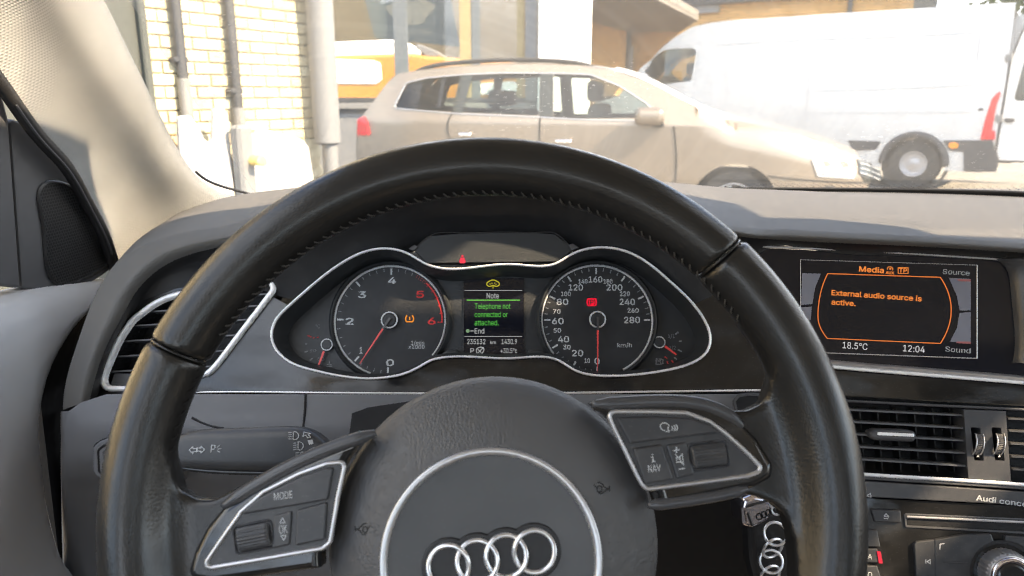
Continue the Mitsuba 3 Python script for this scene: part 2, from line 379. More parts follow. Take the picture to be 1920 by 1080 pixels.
band([(1110, 758), (1150, 756), (1250, 752), (1330, 762), (1392, 800)], .0034)
band([(1215, 948), (1290, 938), (1350, 928), (1402, 915)], .003)
fr_l = rounded(wp([(640, 864), (610, 868), (561, 886), (491, 922), (449, 960), (414, 1010), (386, 1052), (384, 1064), (400, 1066), (491, 1050), (607, 1029), (621, 1017), (634, 939), (648, 872)], .004), .0022)
fr_r = rounded(wp([(1139, 779), (1149, 770), (1230, 770), (1286, 772), (1330, 788), (1362, 811), (1403, 848), (1428, 874), (1424, 886), (1403, 894), (1300, 908), (1214, 919), (1204, 912), (1193, 892), (1149, 802)], .004), .0022)
for fr_, nm in ((fr_l, 0), (fr_r, 1)):
    put('control_panel', WK.mesh(slab(offs(fr_, -.0004), .0030, .0041, .0004)), 'm_button', 'steering_wheel')
    put('frame', WK.mesh(sweep2(offs(fr_, -.0006), [(-.0011, 0), (-.0009, .0010), (-.0002, .0016), (.0006, .0015), (.0012, .0008), (.0013, 0)], True, .0038)), 'm_alu', f'steering_wheel__control_panel' + ('' if nm == 0 else '_001'), smooth=50, label='satin chrome outline of the spoke controls')
def key_(px, par, h=.0060, lab=None, r=.0008, m_='m_button', nm='button'):
    return put(nm, WK.mesh(slab(rounded(wp(px, h), r), .0036, h, .0009)), m_, par, label=lab)
PL, PR = 'steering_wheel__control_panel', 'steering_wheel__control_panel_001'
key_([(447, 966), (478, 938), (515, 918), (565, 894), (612, 878), (625, 877), (614, 938)], PL, lab='long MODE button')
key_([(556, 957), (613, 942), (609, 1012), (553, 1024)], PL, lab='blank square button')
key_([(513, 967), (548, 958), (543, 1022), (510, 1030)], PL, .0052, 'OK legend plate between scroll wheel and blank button', nm='legend_plate')
key_([(1155, 783), (1230, 781), (1296, 785), (1330, 796), (1352, 811), (1182, 832)], PR, lab='long voice control button')
key_([(1187, 841), (1241, 834), (1264, 899), (1210, 908)], PR, lab='square NAV button')
key_([(1249, 834), (1287, 829), (1303, 890), (1270, 898)], PR, .0052, 'volume legend plate', nm='legend_plate')
def scroll(px0, px1, hp, par, rot):
    a, b = WK.uv(*px0, .006), WK.uv(*px1, .006); L = np.linalg.norm(b - a); R = hp * WK.px(*px0, .006) / 2
    prof = [(0, 0), (R - .0012, 0), (R - .0003, .0006), (R, .0016), (R, L - .0016), (R - .0003, L - .0006), (R - .0012, L), (0, L)]
    n = 44; G = []
    for k in range(n):
        g = 2 * math.pi * k / n; f = 1.0 + (.05 if k % 2 else -.03)
        G.append([(p[1], p[0] * f * math.cos(g), p[0] * f * math.sin(g) * .62) for p in prof])
    m = loft(G, cu=True); m.fix_normals(); m.apply_transform(trimesh.transformations.rotation_matrix(math.atan2(*(b - a)[::-1]), [0, 0, 1])); m.apply_translation([*a, .0042])
    put('scroll_wheel', WK.mesh(m), 'm_button', par, smooth=False, label='knurled scroll wheel')
    c = (a + b) / 2; d = unit(b - a); e = np.array([-d[1], d[0]])
    P = np.array([c + d * s * (L / 2 + .0012) + e * t * (R + .0010) for s, t in ((-1, -1), (1, -1), (1, 1), (-1, 1))])
    put('scroll_recess', WK.mesh(sweep2(rounded(P, .0018), [(-.0012, 0), (0, .0014), (.0012, 0)], True, .0036)), 'm_satin', par)
scroll((443, 1014), (504, 1002), 42, PL, 0)
scroll((1299, 858), (1362, 850), 40, PR, 0)
def wt(s, px, py, h, par, w, rot=0, wpx=None, bold=False, m_='m_print'):
    put('lettering', text_at(WK, s, px, py, h, w, wpx, rot, bold), m_, par, smooth=False)
wt('MODE', 530, 930, 12, PL + '__button', .0060, 5, 34) if False else None
def legend(m, par, m_='m_print', nm='legend', lab=None): put(nm, m, m_, par, smooth=False, label=lab)
legend(text_at(WK, 'MODE', 531, 929, 13, .0060, 34, 6), PL, lab='white lettering MODE')
legend(text_at(WK, 'OK', 531, 992, 15, .0052, 15, 6), PL, lab='white lettering OK')
def tri_out(cx, cy, s, up): k = -1 if up else 1; return [(cx - s, cy - k * s * .8), (cx + s, cy - k * s * .8), (cx, cy + k * s), (cx - s, cy - k * s * .8)]
legend(strokes(WK, [tri_out(530, 976, 5, True), tri_out(532, 1008, 5, False)], .0052, 1.4), PL)
legend(text_at(WK, 'NAV', 1227, 878, 13, .0060, 24, 4), PR, lab='grey lettering NAV')
legend(strokes(WK, [[(1222, 866), (1229, 865)], [(1225, 866), (1224, 857)], [(1220, 857), (1224, 857)], [(1223, 853), (1224, 851)]], .0060, 2), PR)
legend(strokes(WK, [[(1262, 845), (1274, 843)], [(1268, 838), (1268, 850)], [(1272, 880), (1284, 878)]], .0052, 2), PR)
legend(strokes(WK, [[(1268, 858), (1273, 857), (1279, 851), (1281, 870), (1275, 866), (1269, 867), (1268, 858)], [(1266, 851), (1283, 873)], [(1274, 857), (1276, 866)]], .0052, 1.5), PR)
legend(strokes(WK, [curve([(1247, 807), (1239, 803), (1238, 797), (1244, 793), (1251, 795), (1254, 799), (1252, 803), (1254, 807), (1248, 809)], 24), curve([(1259, 799), (1261, 803), (1259, 807)], 8), curve([(1263, 797), (1266, 803), (1263, 808)], 8), curve([(1267, 796), (1270, 802), (1267, 808)], 8)], .0060, 1.7), PR)

# hub (airbag cover): the dome, its ring and the four rings
HC = W.uv(928, 1022, -.004); HR = 309 * W.px(928, 1022, -.012); RC = W.uv(921.5, 1054, .013); RG = 206 * W.px(921.5, 1054, .013)
a = np.linspace(0, 2 * np.pi, 97)[:-1]
prof = [(1.0, -.030), (1.0, -.014), (.992, -.0095), (.972, -.006), (.93, -.0015), (.86, .0035), (.79, .0078), (.73, .0105), (.71, .0112)]
G = []
for k, (q, w) in enumerate(prof):
    s = (1.0 - q) / (1.0 - .71); c = HC * (1 - s) + RC * s; r = HR * (1 - s) + RG * s
    G.append([(c[0] + r * math.cos(t), c[1] + r * math.sin(t), w) for t in a])
put('airbag_cover', W.mesh(loft(np.swapaxes(np.array(G), 0, 1), cu=True)), 'm_hub', 'steering_wheel', smooth=True, label='domed grained airbag cover')
G = [[(RC[0] + RG * q * math.cos(t), RC[1] + RG * q * math.sin(t), w) for t in a] for q, w in ((1.0, .0105), (.96, .0104), (.93, .0106), (.8, .0096), (.6, .0086), (.3, .0081), (.001, .008))]
put('centre_disc', W.mesh(loft(np.swapaxes(np.array(G), 0, 1), cu=True)), 'm_hubdisc', 'steering_wheel', smooth=True)
put('ring', W.mesh(sweep2(np.c_[RC[0] + RG * np.cos(a), RC[1] + RG * np.sin(a)], [(-.0028, -.0006), (-.0024, .0010), (-.0014, .0017), (0, .0019), (.0008, .0015), (.0012, .0004), (.0012, -.001)], True, .0112)), 'm_alu', 'steering_wheel', smooth=60, label='satin silver ring round the hub centre')
em = []
for k, (px, py) in enumerate([(841, 1062), (895, 1053), (949, 1043), (1002, 1034)]):
    c = W.uv(px, py, .0105); r = 38 * W.px(px, py, .0105); em.append((c, r))
    b = circ(r, 56) + c; ww = .0104 + .0006 * np.sin(np.arctan2(*(b - c).T[::-1]) * 2 + k)
    put('emblem_ring', W.mesh(sweep2(b, [(-.0013, -.0008), (-.0011, .0004), (-.0005, .0010), (.0005, .0010), (.0011, .0004), (.0013, -.0008)], True, ww)), 'm_emblem', 'steering_wheel', smooth=60)
halo = ops.unary_union([Point(*c).buffer(r + .0034, quad_segs=16) for c, r in em])
put('emblem_recess', W.mesh(slab(outline(halo), .0078, .0094, .0007)), 'm_black', 'steering_wheel', smooth=40)
def horn(px, py, s, fl):
    L = [[(-14, -2), (-14, 8)], [(-14, 2), (-4, 0), (2, -7), (10, -9)], [(-14, 5), (-4, 7), (4, 12), (10, 8)]]
    c = [curve([(2, 2), (5, -3), (10, -2), (12, 4), (8, 8), (3, 7), (2, 2)], 16), [(12, 1), (18, -6)]]
    return [[(px + fl * x * s, py + y * s) for x, y in q] for q in L + c]
put('horn_symbol', strokes(W, horn(684, 988, .9, 1), -.0008, 1.4, .0012), 'm_black', 'steering_wheel', smooth=False, label='faint embossed horn symbol') if False else None
for px, py, fl in ((680, 988, 1), (1128, 912, -1)):
    # pressed outline that follows the dome
    def dome_w(u, v):
        lo_, hi_ = 0.0, 1.0
        for _ in range(30):
            s = (lo_ + hi_) / 2; c = HC * (1 - s) + RC * s; r = HR * (1 - s) + RG * s
            if math.hypot(u - c[0], v - c[1]) < r: lo_ = s
            else: hi_ = s
        q = 1 - lo_ * .29; return np.interp(-q, [-p[0] for p in prof], [p[1] for p in prof])
    ms = []
    for L in horn(px, py, .95, fl):
        uv_ = W.uvs(L, .003); P = np.array([[u, v, dome_w(u, v) + .0001] for u, v in uv_]); P = curve(P, 14) if len(P) > 2 else P
        ms.append(tube(P, .00035, 5))
    put('horn_symbol', W.mesh(cat(ms)), 'm_black', 'steering_wheel', smooth=True, label='faint embossed horn symbol')
put('column_shroud', W.mesh(cat([tube([(0, -.022, -.02), (0, -.024, -.10), (0, -.03, -.24)], [.070, .074, .082], 32)])), 'm_deep', 'steering_wheel', smooth=40)
tag('steering_wheel', 'black leather steering wheel with silver hub ring and four-ring emblem', 'steering wheel')

# ================================================================== INSTRUMENT CLUSTER
C = tilt_frame(at(925, 590, .70), 24.0)
BEZ = [(807, 499), (960, 496.5), (1044, 494), (1066, 481), (1094, 469), (1136, 465), (1171, 471), (1206, 488), (1259, 531), (1298, 569), (1322, 604), (1331, 632), (1325, 658), (1298, 679), (1249, 693), (1189, 701.5), (1136, 703.5), (1101, 700.5), (1073, 690), (1053, 677), (1037, 671), (960, 670.5), (822, 670.5), (808, 674), (790, 684), (761, 698), (726, 706), (691, 708.5), (638, 703.5), (586, 692.5), (543, 677), (519, 655), (510, 631), (515, 606), (536, 580), (568, 551), (614, 513), (649, 489), (681, 474), (719, 466.5), (747, 470), (772, 480), (797, 495)]
WB = .034
bz = curve(C.uvs(BEZ, WB), 220, True, s=2e-7)
put('bezel', C.mesh(sweep2(bz, [(-.0006, -.001), (-.0004, .0010), (.0003, .0016), (.0009, .0016), (.0015, .0009), (.0017, -.001)], True, WB)), 'm_bright', 'instrument_cluster', smooth=50, label='thin polished outline round both dials')
inner = offs(bz, .0002); nin = len(bz)
nb = ring_ccw(bz)
tt = np.roll(nb, -1, 0) - np.roll(nb, 1, 0); tt /= np.linalg.norm(tt, axis=1, keepdims=True); nn_ = np.c_[tt[:, 1], -tt[:, 0]]
G = np.array([np.c_[nb - nn_ * d, np.full(len(nb), w)] for d, w in ((-.0002, WB + .0006), (.0016, WB - .003), (.0042, WB - .014), (.0052, -.001))])
put('housing', C.mesh(loft(np.swapaxes(G, 0, 1), cu=True)), 'm_dialgrey', 'instrument_cluster', smooth=50)
put('back_plate', C.mesh(plate(Polygon(offs(nb, -.003)), 0.0)), 'm_dialgrey', 'instrument_cluster')

def dial(name, cx, cy, rpx, lab):
    par = f'instrument_cluster__{name}'; c = C.uv(cx, cy, .003); q = C.px(cx, cy, .003); R = rpx * q
    clip = Polygon(offs(nb, -.0045))
    key = put(name, C.mesh(plate(Point(*c).buffer(R, quad_segs=24).intersection(clip), .003)), 'm_dial', 'instrument_cluster', label=lab)
    t = np.linspace(0, 2 * np.pi, 120)[:-1]; ringp = np.c_[np.cos(t), np.sin(t)]
    keep = shapely.contains_xy(clip, *(ringp * (R + .001) + c).T)
    k0 = np.argmax(~keep & np.roll(keep, -1)) + 1 if (~keep).any() else 0
    rp = np.roll(ringp, -k0, 0)[np.roll(keep, -k0)]
    put('bezel_ring', C.mesh(sweep2(rp[::-1] * R + c if False else rp * R + c, [(-.0011, 0), (-.0009, .0011), (0, .0016), (.0009, .0010), (.0011, -.001)], False, .003)), 'm_ringwhite', par, smooth=60)
    G = np.array([np.c_[rp * (R + d) + c, np.full(len(rp), w)] for d, w in ((.0008, .002), (.0012, .007), (.0030, .0085), (.0050, .006), (.0062, .000))])
    put('cowl', C.mesh(loft(np.swapaxes(G, 0, 1))), 'm_dialgrey', par, smooth=60)
    return par, c, q, R
def ticks(par, c, R, q, angs, l, wd, m_='m_print', nm='tick_marks'):
    ms = []
    for a in angs:
        a = math.radians(a); d = np.array([math.cos(a), math.sin(a)]); e = np.array([-d[1], d[0]])
        p = np.array([c + d * (R - .0024 - l) - e * wd / 2, c + d * (R - .0024) - e * wd / 2, c + d * (R - .0024) + e * wd / 2, c + d * (R - .0024 - l) + e * wd / 2])
        ms.append(extr(Polygon(p), .0031, .0034))
    k = put(nm, C.mesh(cat(ms)), m_, par, smooth=False); stuffpart(k)
def num(par, s, px, py, h, m_='m_print', w=None, bold=True):
    put('numeral', text_at(C, s, px, py, h, .0031, w, 0, bold), m_, par, smooth=False)
def needle(par, c, q, tip, base_r, m1='m_redlit', wid=.0018, tail=None):
    t = C.uv(*tip, .011); d = unit(t - c); e = np.array([-d[1], d[0]]); L = np.linalg.norm(t - c); b = base_r
    P = [c + d * b - e * wid / 2, c + d * L - e * wid * .16, c + d * L + e * wid * .16, c + d * b + e * wid / 2]
    m = hull([(*p, w) for p in P for w in (.0095, .0108)])
    put('needle', C.mesh(m), m1, par, smooth=False, label='red pointer')
    P = [c - d * .002 - e * wid * .62, c + d * b * 1.02 - e * wid * .55, c + d * b * 1.02 + e * wid * .55, c - d * .002 + e * wid * .62]
    put('needle_base', C.mesh(hull([(*p, w) for p in P for w in (.0095, .0112)])), 'm_satin', par, smooth=False)
mat('m_redlit', princ((.62, .05, .05), .4))
# tachometer
par, c, q, R = dial('tachometer', 731.5, 601, 104, 'left dial, engine speed in thousands')
maj = [-90, -135, 180, 135, 90]
ticks(par, c, R, q, [-91, -130, 179, 132, 90], .0062, .0017)
mins = []
A = [-91, -130, -181, -228, -270]
for i in range(4): mins += [A[i] + (A[i + 1] - A[i]) * k / 5 for k in range(1, 5)]
ticks(par, c, R, q, mins + [82, 74, 66], .0030, .0007, 'm_printdim')
for s, px, py in (('0', 731.5, 680), ('1', 677, 657), ('2', 655.5, 602.5), ('3', 679, 552.5), ('4', 735, 526)): num(par, s, px, py, 12, w=15 if s != '1' else 6)
for s, px, py in (('5', 788, 552), ('6', 809.5, 602)): num(par, s, px, py, 12.5, 'm_redpaint', 15)
red = np.array([c + (R - .0035) * np.array([math.cos(x), math.sin(x)]) for x in np.radians(np.linspace(-2, 47, 30))])
k = put('red_zone', C.mesh(extr(LineString(red).buffer(.0007, cap_style=2).union(ops.unary_union([LineString([c + (R - .0075) * np.array([math.cos(x), math.sin(x)]), c + (R - .0030) * np.array([math.cos(x), math.sin(x)])]).buffer(.0004) for x in np.radians([-2])]).union(ops.unary_union([LineString([c + (R - .0055) * np.array([math.cos(x), math.sin(x)]), c + (R - .0022) * np.array([math.cos(x), math.sin(x)])]).buffer(.0003) for x in np.radians([8, 17, 26, 35, 44])]))), .0031, .0035)), 'm_redpaint', par, smooth=False, label='red scale zone from five to six')
k = put('warning_dots', C.mesh(extr(ops.unary_union([Point(*(c + (R - rr) * np.array([math.cos(x), math.sin(x)]))).buffer(.00045, quad_segs=2) for x in np.radians(np.arange(48, 62, 3)) for rr in (.0028, .0048)]), .0031, .0034)), 'm_redpaint', par, smooth=False)
num(par, '1/min', 783, 643, 7.5, w=25, bold=False); num(par, 'x1000', 781, 650.5, 7.5, w=30, bold=False)
hubring = [(-.0008, 0), (-.0006, .0008), (.0006, .0008), (.0008, 0)]
put('hub_ring', C.mesh(sweep2(circ(14.5 * q, 40) + c, hubring, True, .0078)), 'm_ringwhite', par, smooth=60)
put('hub_cap', C.mesh(slab(circ(12.5 * q, 32) + c, .003, .0082, .0012)), 'm_dialgrey', par, smooth=40)
needle(par, c, q, (674, 682), 20 * q)
lamp(strokes(C, [curve([(763, 592), (760.5, 598), (762, 603)], 8), curve([(773, 592), (775.5, 598), (774, 603)], 8), [(762, 603.2), (774, 603.2)], [(768, 594), (768, 600)], [(762, 591), (763, 593)], [(774, 591), (773, 593)]], .0031, 2.2), (1.0, .30, .01), 1.0, 'warning_lamp', par, 'amber tyre pressure lamp')
# speedometer
par, c, q, R = dial('speedometer', 1119.5, 600, 104, 'right dial, road speed in km/h')
S = [0, 20, 40, 60, 80, 120, 160, 200, 240, 280]
SA = [-91, -118, -148, -180, -207, -237, -270, -303, -333, -360]
ticks(par, c, R, q, SA, .0062, .0016)
mins = []
for i in range(4): mins += [SA[i] + (SA[i + 1] - SA[i]) * k / 4 for k in (1, 2, 3)]
for i in range(4, 9): mins += [SA[i] + (SA[i + 1] - SA[i]) * k / 4 for k in (1, 2, 3)]
ticks(par, c, R, q, mins, .0032, .0008, 'm_printdim')
for s, px, py, w in (('0', 1119.5, 677, 10), ('20', 1083, 662, 21), ('40', 1056.5, 636, 21), ('60', 1046, 602, 22), ('80', 1054.5, 566, 22), ('120', 1079.5, 539, 27), ('160', 1116.5, 524, 26), ('200', 1152, 539, 30), ('240', 1176, 566, 29), ('280', 1185, 600, 30)): num(par, s, px, py, 11.3, w=w)
for s, px, py, w in (('10', 1101, 676, 10), ('30', 1063, 651, 14), ('50', 1045, 619.5, 14), ('70', 1044, 584, 14), ('100', 1061, 551, 18), ('140', 1093, 527.5, 17), ('180', 1140, 527.5, 17), ('220', 1171.5, 551, 19), ('260', 1187, 582, 21)): num(par, s, px, py, 8.4, 'm_print', w, True)
num(par, 'km/h', 1171, 647, 8, w=27, bold=False)
put('hub_ring', C.mesh(sweep2(circ(14.5 * q, 40) + c, hubring, True, .0078)), 'm_ringwhite', par, smooth=60)
put('hub_cap', C.mesh(slab(circ(12.5 * q, 32) + c, .003, .0082, .0012)), 'm_dialgrey', par, smooth=40)
needle(par, c, q, (1120.5, 697), 20 * q)
lamp(C.mesh(slab(rounded(C.uvs([(1101, 559), (1118, 559), (1119.5, 566), (1118, 574), (1101, 574), (1099.5, 566)], .0031), .001), .0031, .0034, .0001)).copy(), (1.0, .0, .03), .9, 'warning_lamp', par, 'red parking brake lamp')
put('lamp_symbol', text_at(C, '(P)', 1109.5, 566.5, 9, .0036, 14, 0, True), 'm_black', par, smooth=False)
# small gauges
def small(name, cx, cy, tip, lab, scale, nums, hot):
    par = f'instrument_cluster__{name}'; cc = C.uv(cx, cy, .003); qq = C.px(cx, cy, .003)
    put(name, C.mesh(slab(circ(9.5 * qq, 28) + cc, 0.0005, .006, .0008)), 'm_dialgrey', 'instrument_cluster', label=lab)
    put('hub_ring', C.mesh(sweep2(circ(10 * qq, 32) + cc, hubring, True, .0045)), 'm_ringwhite', par, smooth=60)
    t = C.uv(*tip, .006); d = unit(t - cc); e = np.array([-d[1], d[0]]); L = np.linalg.norm(t - cc)
    P = [cc + d * 13 * qq - e * .0011, cc + d * L - e * .0007, cc + d * L + e * .0007, cc + d * 13 * qq + e * .0011]
    put('needle', C.mesh(hull([(*p, w) for p in P for w in (.005, .0062)])), 'm_redlit', par, smooth=False)
    k = put('scale_marks', strokes(C, scale, .0004, 2.6), 'm_printdim', par, smooth=False)
    for s, px, py, h, w in nums: put('numeral', text_at(C, s, px, py, h, .0004, w), 'm_printdim', par, smooth=False)
    put('red_marks', strokes(C, hot, .0004, 1.8), 'm_redpaint', par, smooth=False)
small('temperature_gauge', 613.5, 646.5, (597.5, 684), 'small left gauge, coolant temperature', [[(571, 660), (578, 658.5)], [(581, 676), (586, 672)], [(573, 645), (576, 645)]], [('90', 587, 657.5, 6, 12), ('50', 602, 673.5, 6, 13), ('°C', 596, 612, 7, 8)], [[(577, 629), (584, 632)], [(587, 633), (590, 633.5)], [(594, 633), (598, 632)]])
k = put('coolant_symbol', strokes(C, [[(613, 684), (622, 684)], [(617.5, 676), (617.5, 682)], [(612, 687), (623, 687)]], .0004, 1.5), 'm_printdim', 'instrument_cluster', smooth=False)
small('fuel_gauge', 1235.5, 642, (1268.5, 665), 'small right gauge, fuel level', [[(1266, 627), (1272, 623)], [(1273, 640), (1278, 640)], [(1271, 656), (1278, 659)], [(1264, 670), (1269, 674)]], [('1/1', 1258.5, 630.5, 7, 12), ('1/2', 1261, 652, 7, 12)], [[(1250, 677), (1253, 682)], [(1259, 676), (1263, 681)], [(1246, 669), (1251, 672)]])
put('fuel_symbol', strokes(C, [[(1230, 673), (1238, 673), (1238, 683), (1230, 683), (1230, 673)], [(1231, 677), (1237, 677)], [(1240, 673), (1243, 675), (1243, 681), (1240, 683)]], .0004, 1.4), 'm_printdim', 'instrument_cluster', smooth=False)
# centre display
D = 'instrument_cluster__display'
put('display', C.mesh(slab(C.uvs([(870, 522), (982, 522), (982, 667), (870, 667)], .001), -.001, .001, .0002)), 'm_screenglass', 'instrument_cluster', label='narrow centre display with telephone note')
put('frame', C.mesh(extr(Polygon(offs(C.uvs([(870, 522), (982, 522), (982, 667), (870, 667)], .001), .0006)).difference(Polygon(C.uvs([(870, 522), (982, 522), (982, 667), (870, 667)], .001))), .0, .0016)), 'm_black', D)
WD = .0012
white = cat([text_at(C, 'Note', 924, 554.5, 10, WD, 23), text_at(C, 'End', 899, 620.5, 9.5, WD, 18), text_at(C, '235132', 893, 640.5, 9.5, WD, 34), text_at(C, 'km', 924.5, 642, 6, WD, 11), text_at(C, '1430.9', 955, 640.5, 9.5, WD, 29), text_at(C, 'P', 885.5, 657.5, 9, WD, 7), text_at(C, '+30.5°c', 954, 657.5, 9, WD, 31),
             strokes(C, [[(871, 544.5), (979, 544.5)], [(871, 630.7), (979, 630.7)]], WD, 1.0), strokes(C, [[(882, 620.5), (888, 620.5)], curve([(893, 658), (898, 651.5), (907, 653), (905, 661), (897, 664), (893, 658)], 18), [(894, 664), (907, 651)], [(896, 655), (902, 661)]], WD, 1.3)])
lamp(white, (.62, .63, .62), .75, 'white_text', D, 'white lettering and rules of the display')
lamp(cat([text_at(C, 'Telephone not', 890, 574, 10, WD, 67, left=True), text_at(C, 'connected or', 890, 589.5, 10, WD, 62, left=True), text_at(C, 'attached.', 890, 605, 10, WD, 45, left=True)]), (.10, .60, .06), .85, 'green_text', D, 'green telephone note')
lamp(strokes(C, [[(875, 562.8), (975, 562.8)]], WD, 1.6), (.16, .75, .06), .9, 'green_rule', D)
fan = curve([(912.5, 533), (918, 527), (924.5, 525), (931, 527), (936.5, 533), (932, 537), (924.5, 535.5), (917, 537)], 28, True)
lamp(cat([strokes(C, [np.vstack([fan, fan[:1]])], WD, 1.8), strokes(C, [[(924.5, 534), (924.5, 541)], [(918, 532), (920, 533)], [(922, 530), (923, 532)], [(928, 530), (927, 532)], [(931, 533), (929, 533)]], WD, 1.6)]), (.68, .58, .02), .8, 'washer_symbol', D, 'yellow washer fluid symbol')
lamp(C.mesh(slab(circ(3.6 * C.px(877, 620), 16) + C.uv(877, 620.5, WD), WD, WD + .0003, .0001)), (.25, .42, .22), .7, 'select_dot', D)
# upper warning strip
ws = C.uvs([(800, 493), (776, 468), (790, 455), (806, 442), (860, 437.5), (940, 436), (1010, 436.5), (1040, 439), (1060, 454), (1076, 466), (1062, 478), (1046, 490)], .031)
put('warning_strip', C.mesh(slab(ws, .02, .031, .0006)), 'm_dialgrey', 'instrument_cluster', label='dark upper strip with one red lamp')
put('strip_edge', C.mesh(tube(np.c_[curve(C.uvs([(775, 468), (790, 454), (808, 440.5), (860, 436), (940, 434.5), (1010, 435), (1042, 437.5), (1060, 452), (1078, 467)], .032), 60), np.full(60, .0312)], .0006, 6)), 'm_black', 'instrument_cluster__warning_strip', smooth=True)
for p in ([(766, 466), (777, 458), (784, 462), (775, 470)], [(1066, 459), (1074, 456), (1086, 464), (1072, 469)]):
    put('clip', C.mesh(slab(C.uvs(p, .034), .030, .034, .0008)), 'm_satin', 'instrument_cluster__warning_strip')
lamp(cat([C.mesh(extr(Point(*C.uv(867, 480, .0315)).buffer(.0011).union(Polygon(C.uvs([(863.5, 483), (870.5, 483), (873.5, 491), (871, 493.5), (863, 493.5), (860.5, 491)], .0315))), .0313, .0316))]), (1.0, .0, .05), .95, 'seat_belt_lamp', 'instrument_cluster__warning_strip', 'small red seat belt lamp')
# set / trip pins
for px0, px1, s in ((824, 868, 'SET'), (990, 1032, '0.0')):
    p = C.uvs([(px0, 674), (px0 + 6, 661), (px0 + 16, 655), (px1 - 12, 655), (px1, 674)] if s == 'SET' else [(px0, 674), (px0, 656), (px1 - 22, 656), (px1 - 8, 662), (px1, 674)], .012)
    k = put('reset_pin', C.mesh(slab(p, .0, .012, .002)), 'm_dialgrey', 'instrument_cluster')
    put('lettering', text_at(C, s, (px0 + px1) / 2, 667, 8, .0121, 17), 'm_print', k, smooth=False)
tag('instrument_cluster', 'lit instrument cluster with two round dials behind the steering wheel', 'instrument cluster')

# ================================================================== DASHBOARD
S = tilt_frame(at(1660, 590, .655), 18.0, 9.0)      # centre stack, turned towards the driver
def onC(p, w): return C.world(np.c_[C.uvs(p, w), np.full(len(p), w)])
def onS(p, w): return S.world(np.c_[S.uvs(p, w), np.full(len(p), w)])
# the lip: A = foot of the recess, B = lower inner edge of the lip, M = its front, K = its upper edge
A1 = [(176, 748), (186, 700), (208, 648), (240, 602), (268, 570), (330, 545), (430, 529), (500, 547), (560, 560), (640, 500), (700, 472), (770, 474), (806, 458), (925, 452), (1042, 455), (1080, 474), (1136, 469), (1212, 498), (1308, 574), (1370, 540)]
B1 = [(168, 752), (182, 697), (203, 642), (230, 592), (256, 546), (290, 511), (340, 483), (400, 466), (440, 457), (520, 424), (620, 384), (700, 362), (780, 350), (925, 343), (1060, 347), (1130, 360), (1200, 384), (1270, 414), (1330, 432), (1392, 444)]
K1 = [(118, 768), (124, 715), (148, 635), (178, 556), (205, 512), (240, 478), (300, 447), (370, 430), (440, 418), (520, 385), (620, 345), (700, 328), (780, 318), (925, 312), (1060, 317), (1130, 330), (1200, 352), (1270, 384), (1330, 408), (1392, 424)]
A2, B2, K2 = [(1440, 466), (1540, 471), (1700, 480), (1920, 492), (2300, 512), (2700, 530)], [(1450, 449), (1540, 454), (1700, 461), (1920, 474), (2300, 500), (2700, 520)], [(1450, 428), (1540, 432), (1700, 440), (1920, 455), (2300, 478), (2700, 496)]
WA = np.array([.010 if 760 < q[0] < 1090 else .024 for q in A1]); PA = np.vstack([np.array([C.world(np.array([*C.uv(*q, w), w])) for q, w in zip(A1, WA)]), onS(A2, .002)]); wvar = lambda pts, full, low: np.array([C.world(np.array([*C.uv(*q, w_), w_])) for q, w_ in zip(pts, np.interp(np.arange(len(pts)), [0, 5, 9], [low, low, full]))])
PB = np.vstack([wvar(B1, .078, .050), onS(B2, .030)])
PM = np.vstack([wvar([(.62 * b[0] + .38 * k[0], .62 * b[1] + .38 * k[1]) for b, k in zip(B1, K1)], .088, .060), onS([(.6 * b[0] + .4 * k[0], .6 * b[1] + .4 * k[1]) for b, k in zip(B2, K2)], .040)])
PK = np.vstack([wvar(K1, .070, .044), onS(K2, .026)])
PM2 = PK * .5 + PM * .5 + (PK - PB) / np.linalg.norm(PK - PB, axis=1, keepdims=True) * .003
n0 = len(PK)
# going back over the top to the foot of the windscreen
E1, D1, G1, H1 = [], [], [], []
for k in range(n0):
    x, y, z = PK[k]
    if k <= 3:        # the end that faces the door
        s = k / 3; E1.append((x - .012, y + .06, z - .004)); D1.append((x - .02, y + .14, z - .01)); G1.append((x - .03, y + .24, z - .02)); H1.append((x - .035, y + .34, z - .03)); continue
    f = np.clip((k - 3) / 5, 0, 1)
    zt = np.interp(x, [-.45, -.25, 0, .25, .5, 1.2], [-.135, -.118, -.095, -.118, -.131, -.134])
    E1.append((x * 1.06, y + .12, z * .55 + zt * .45)); D1.append((x * 1.2 + .01, .985 - .10 * (1 - f), min(zt, z) - .002))
    G1.append((x * 1.24 + .012, 1.015 - .10 * (1 - f), -.150 - .002 * f)); H1.append((x * 1.5 + .02, 1.33 - .23 * np.clip((abs(x + .0) - .12) / .35, 0, 1) * (x < 0), -.162))
def spl(P, n): return curve(P, n)
NS = 260
rows = [spl(np.array(q), NS) for q in (PA, PA * .35 + PB * .65 + np.array([0, .012, 0]), PB, PM, PM2, PK, E1, D1, G1, H1)]
rows = np.array(rows)
def refine(R, n):       # smooth across as well
    t = np.linspace(0, 1, len(R)); from scipy.interpolate import PchipInterpolator
    return PchipInterpolator(t, R, axis=0)(np.linspace(0, 1, n))
put('recess', loft(refine(rows[:3], 14), flip=False), 'm_black', 'dashboard', smooth=True, label='dark recess under the lip of the dashboard')
put('top_pad', loft(refine(rows[2:], 90)), 'm_pad', 'dashboard', smooth=True, label='grey grained soft top of the dashboard')
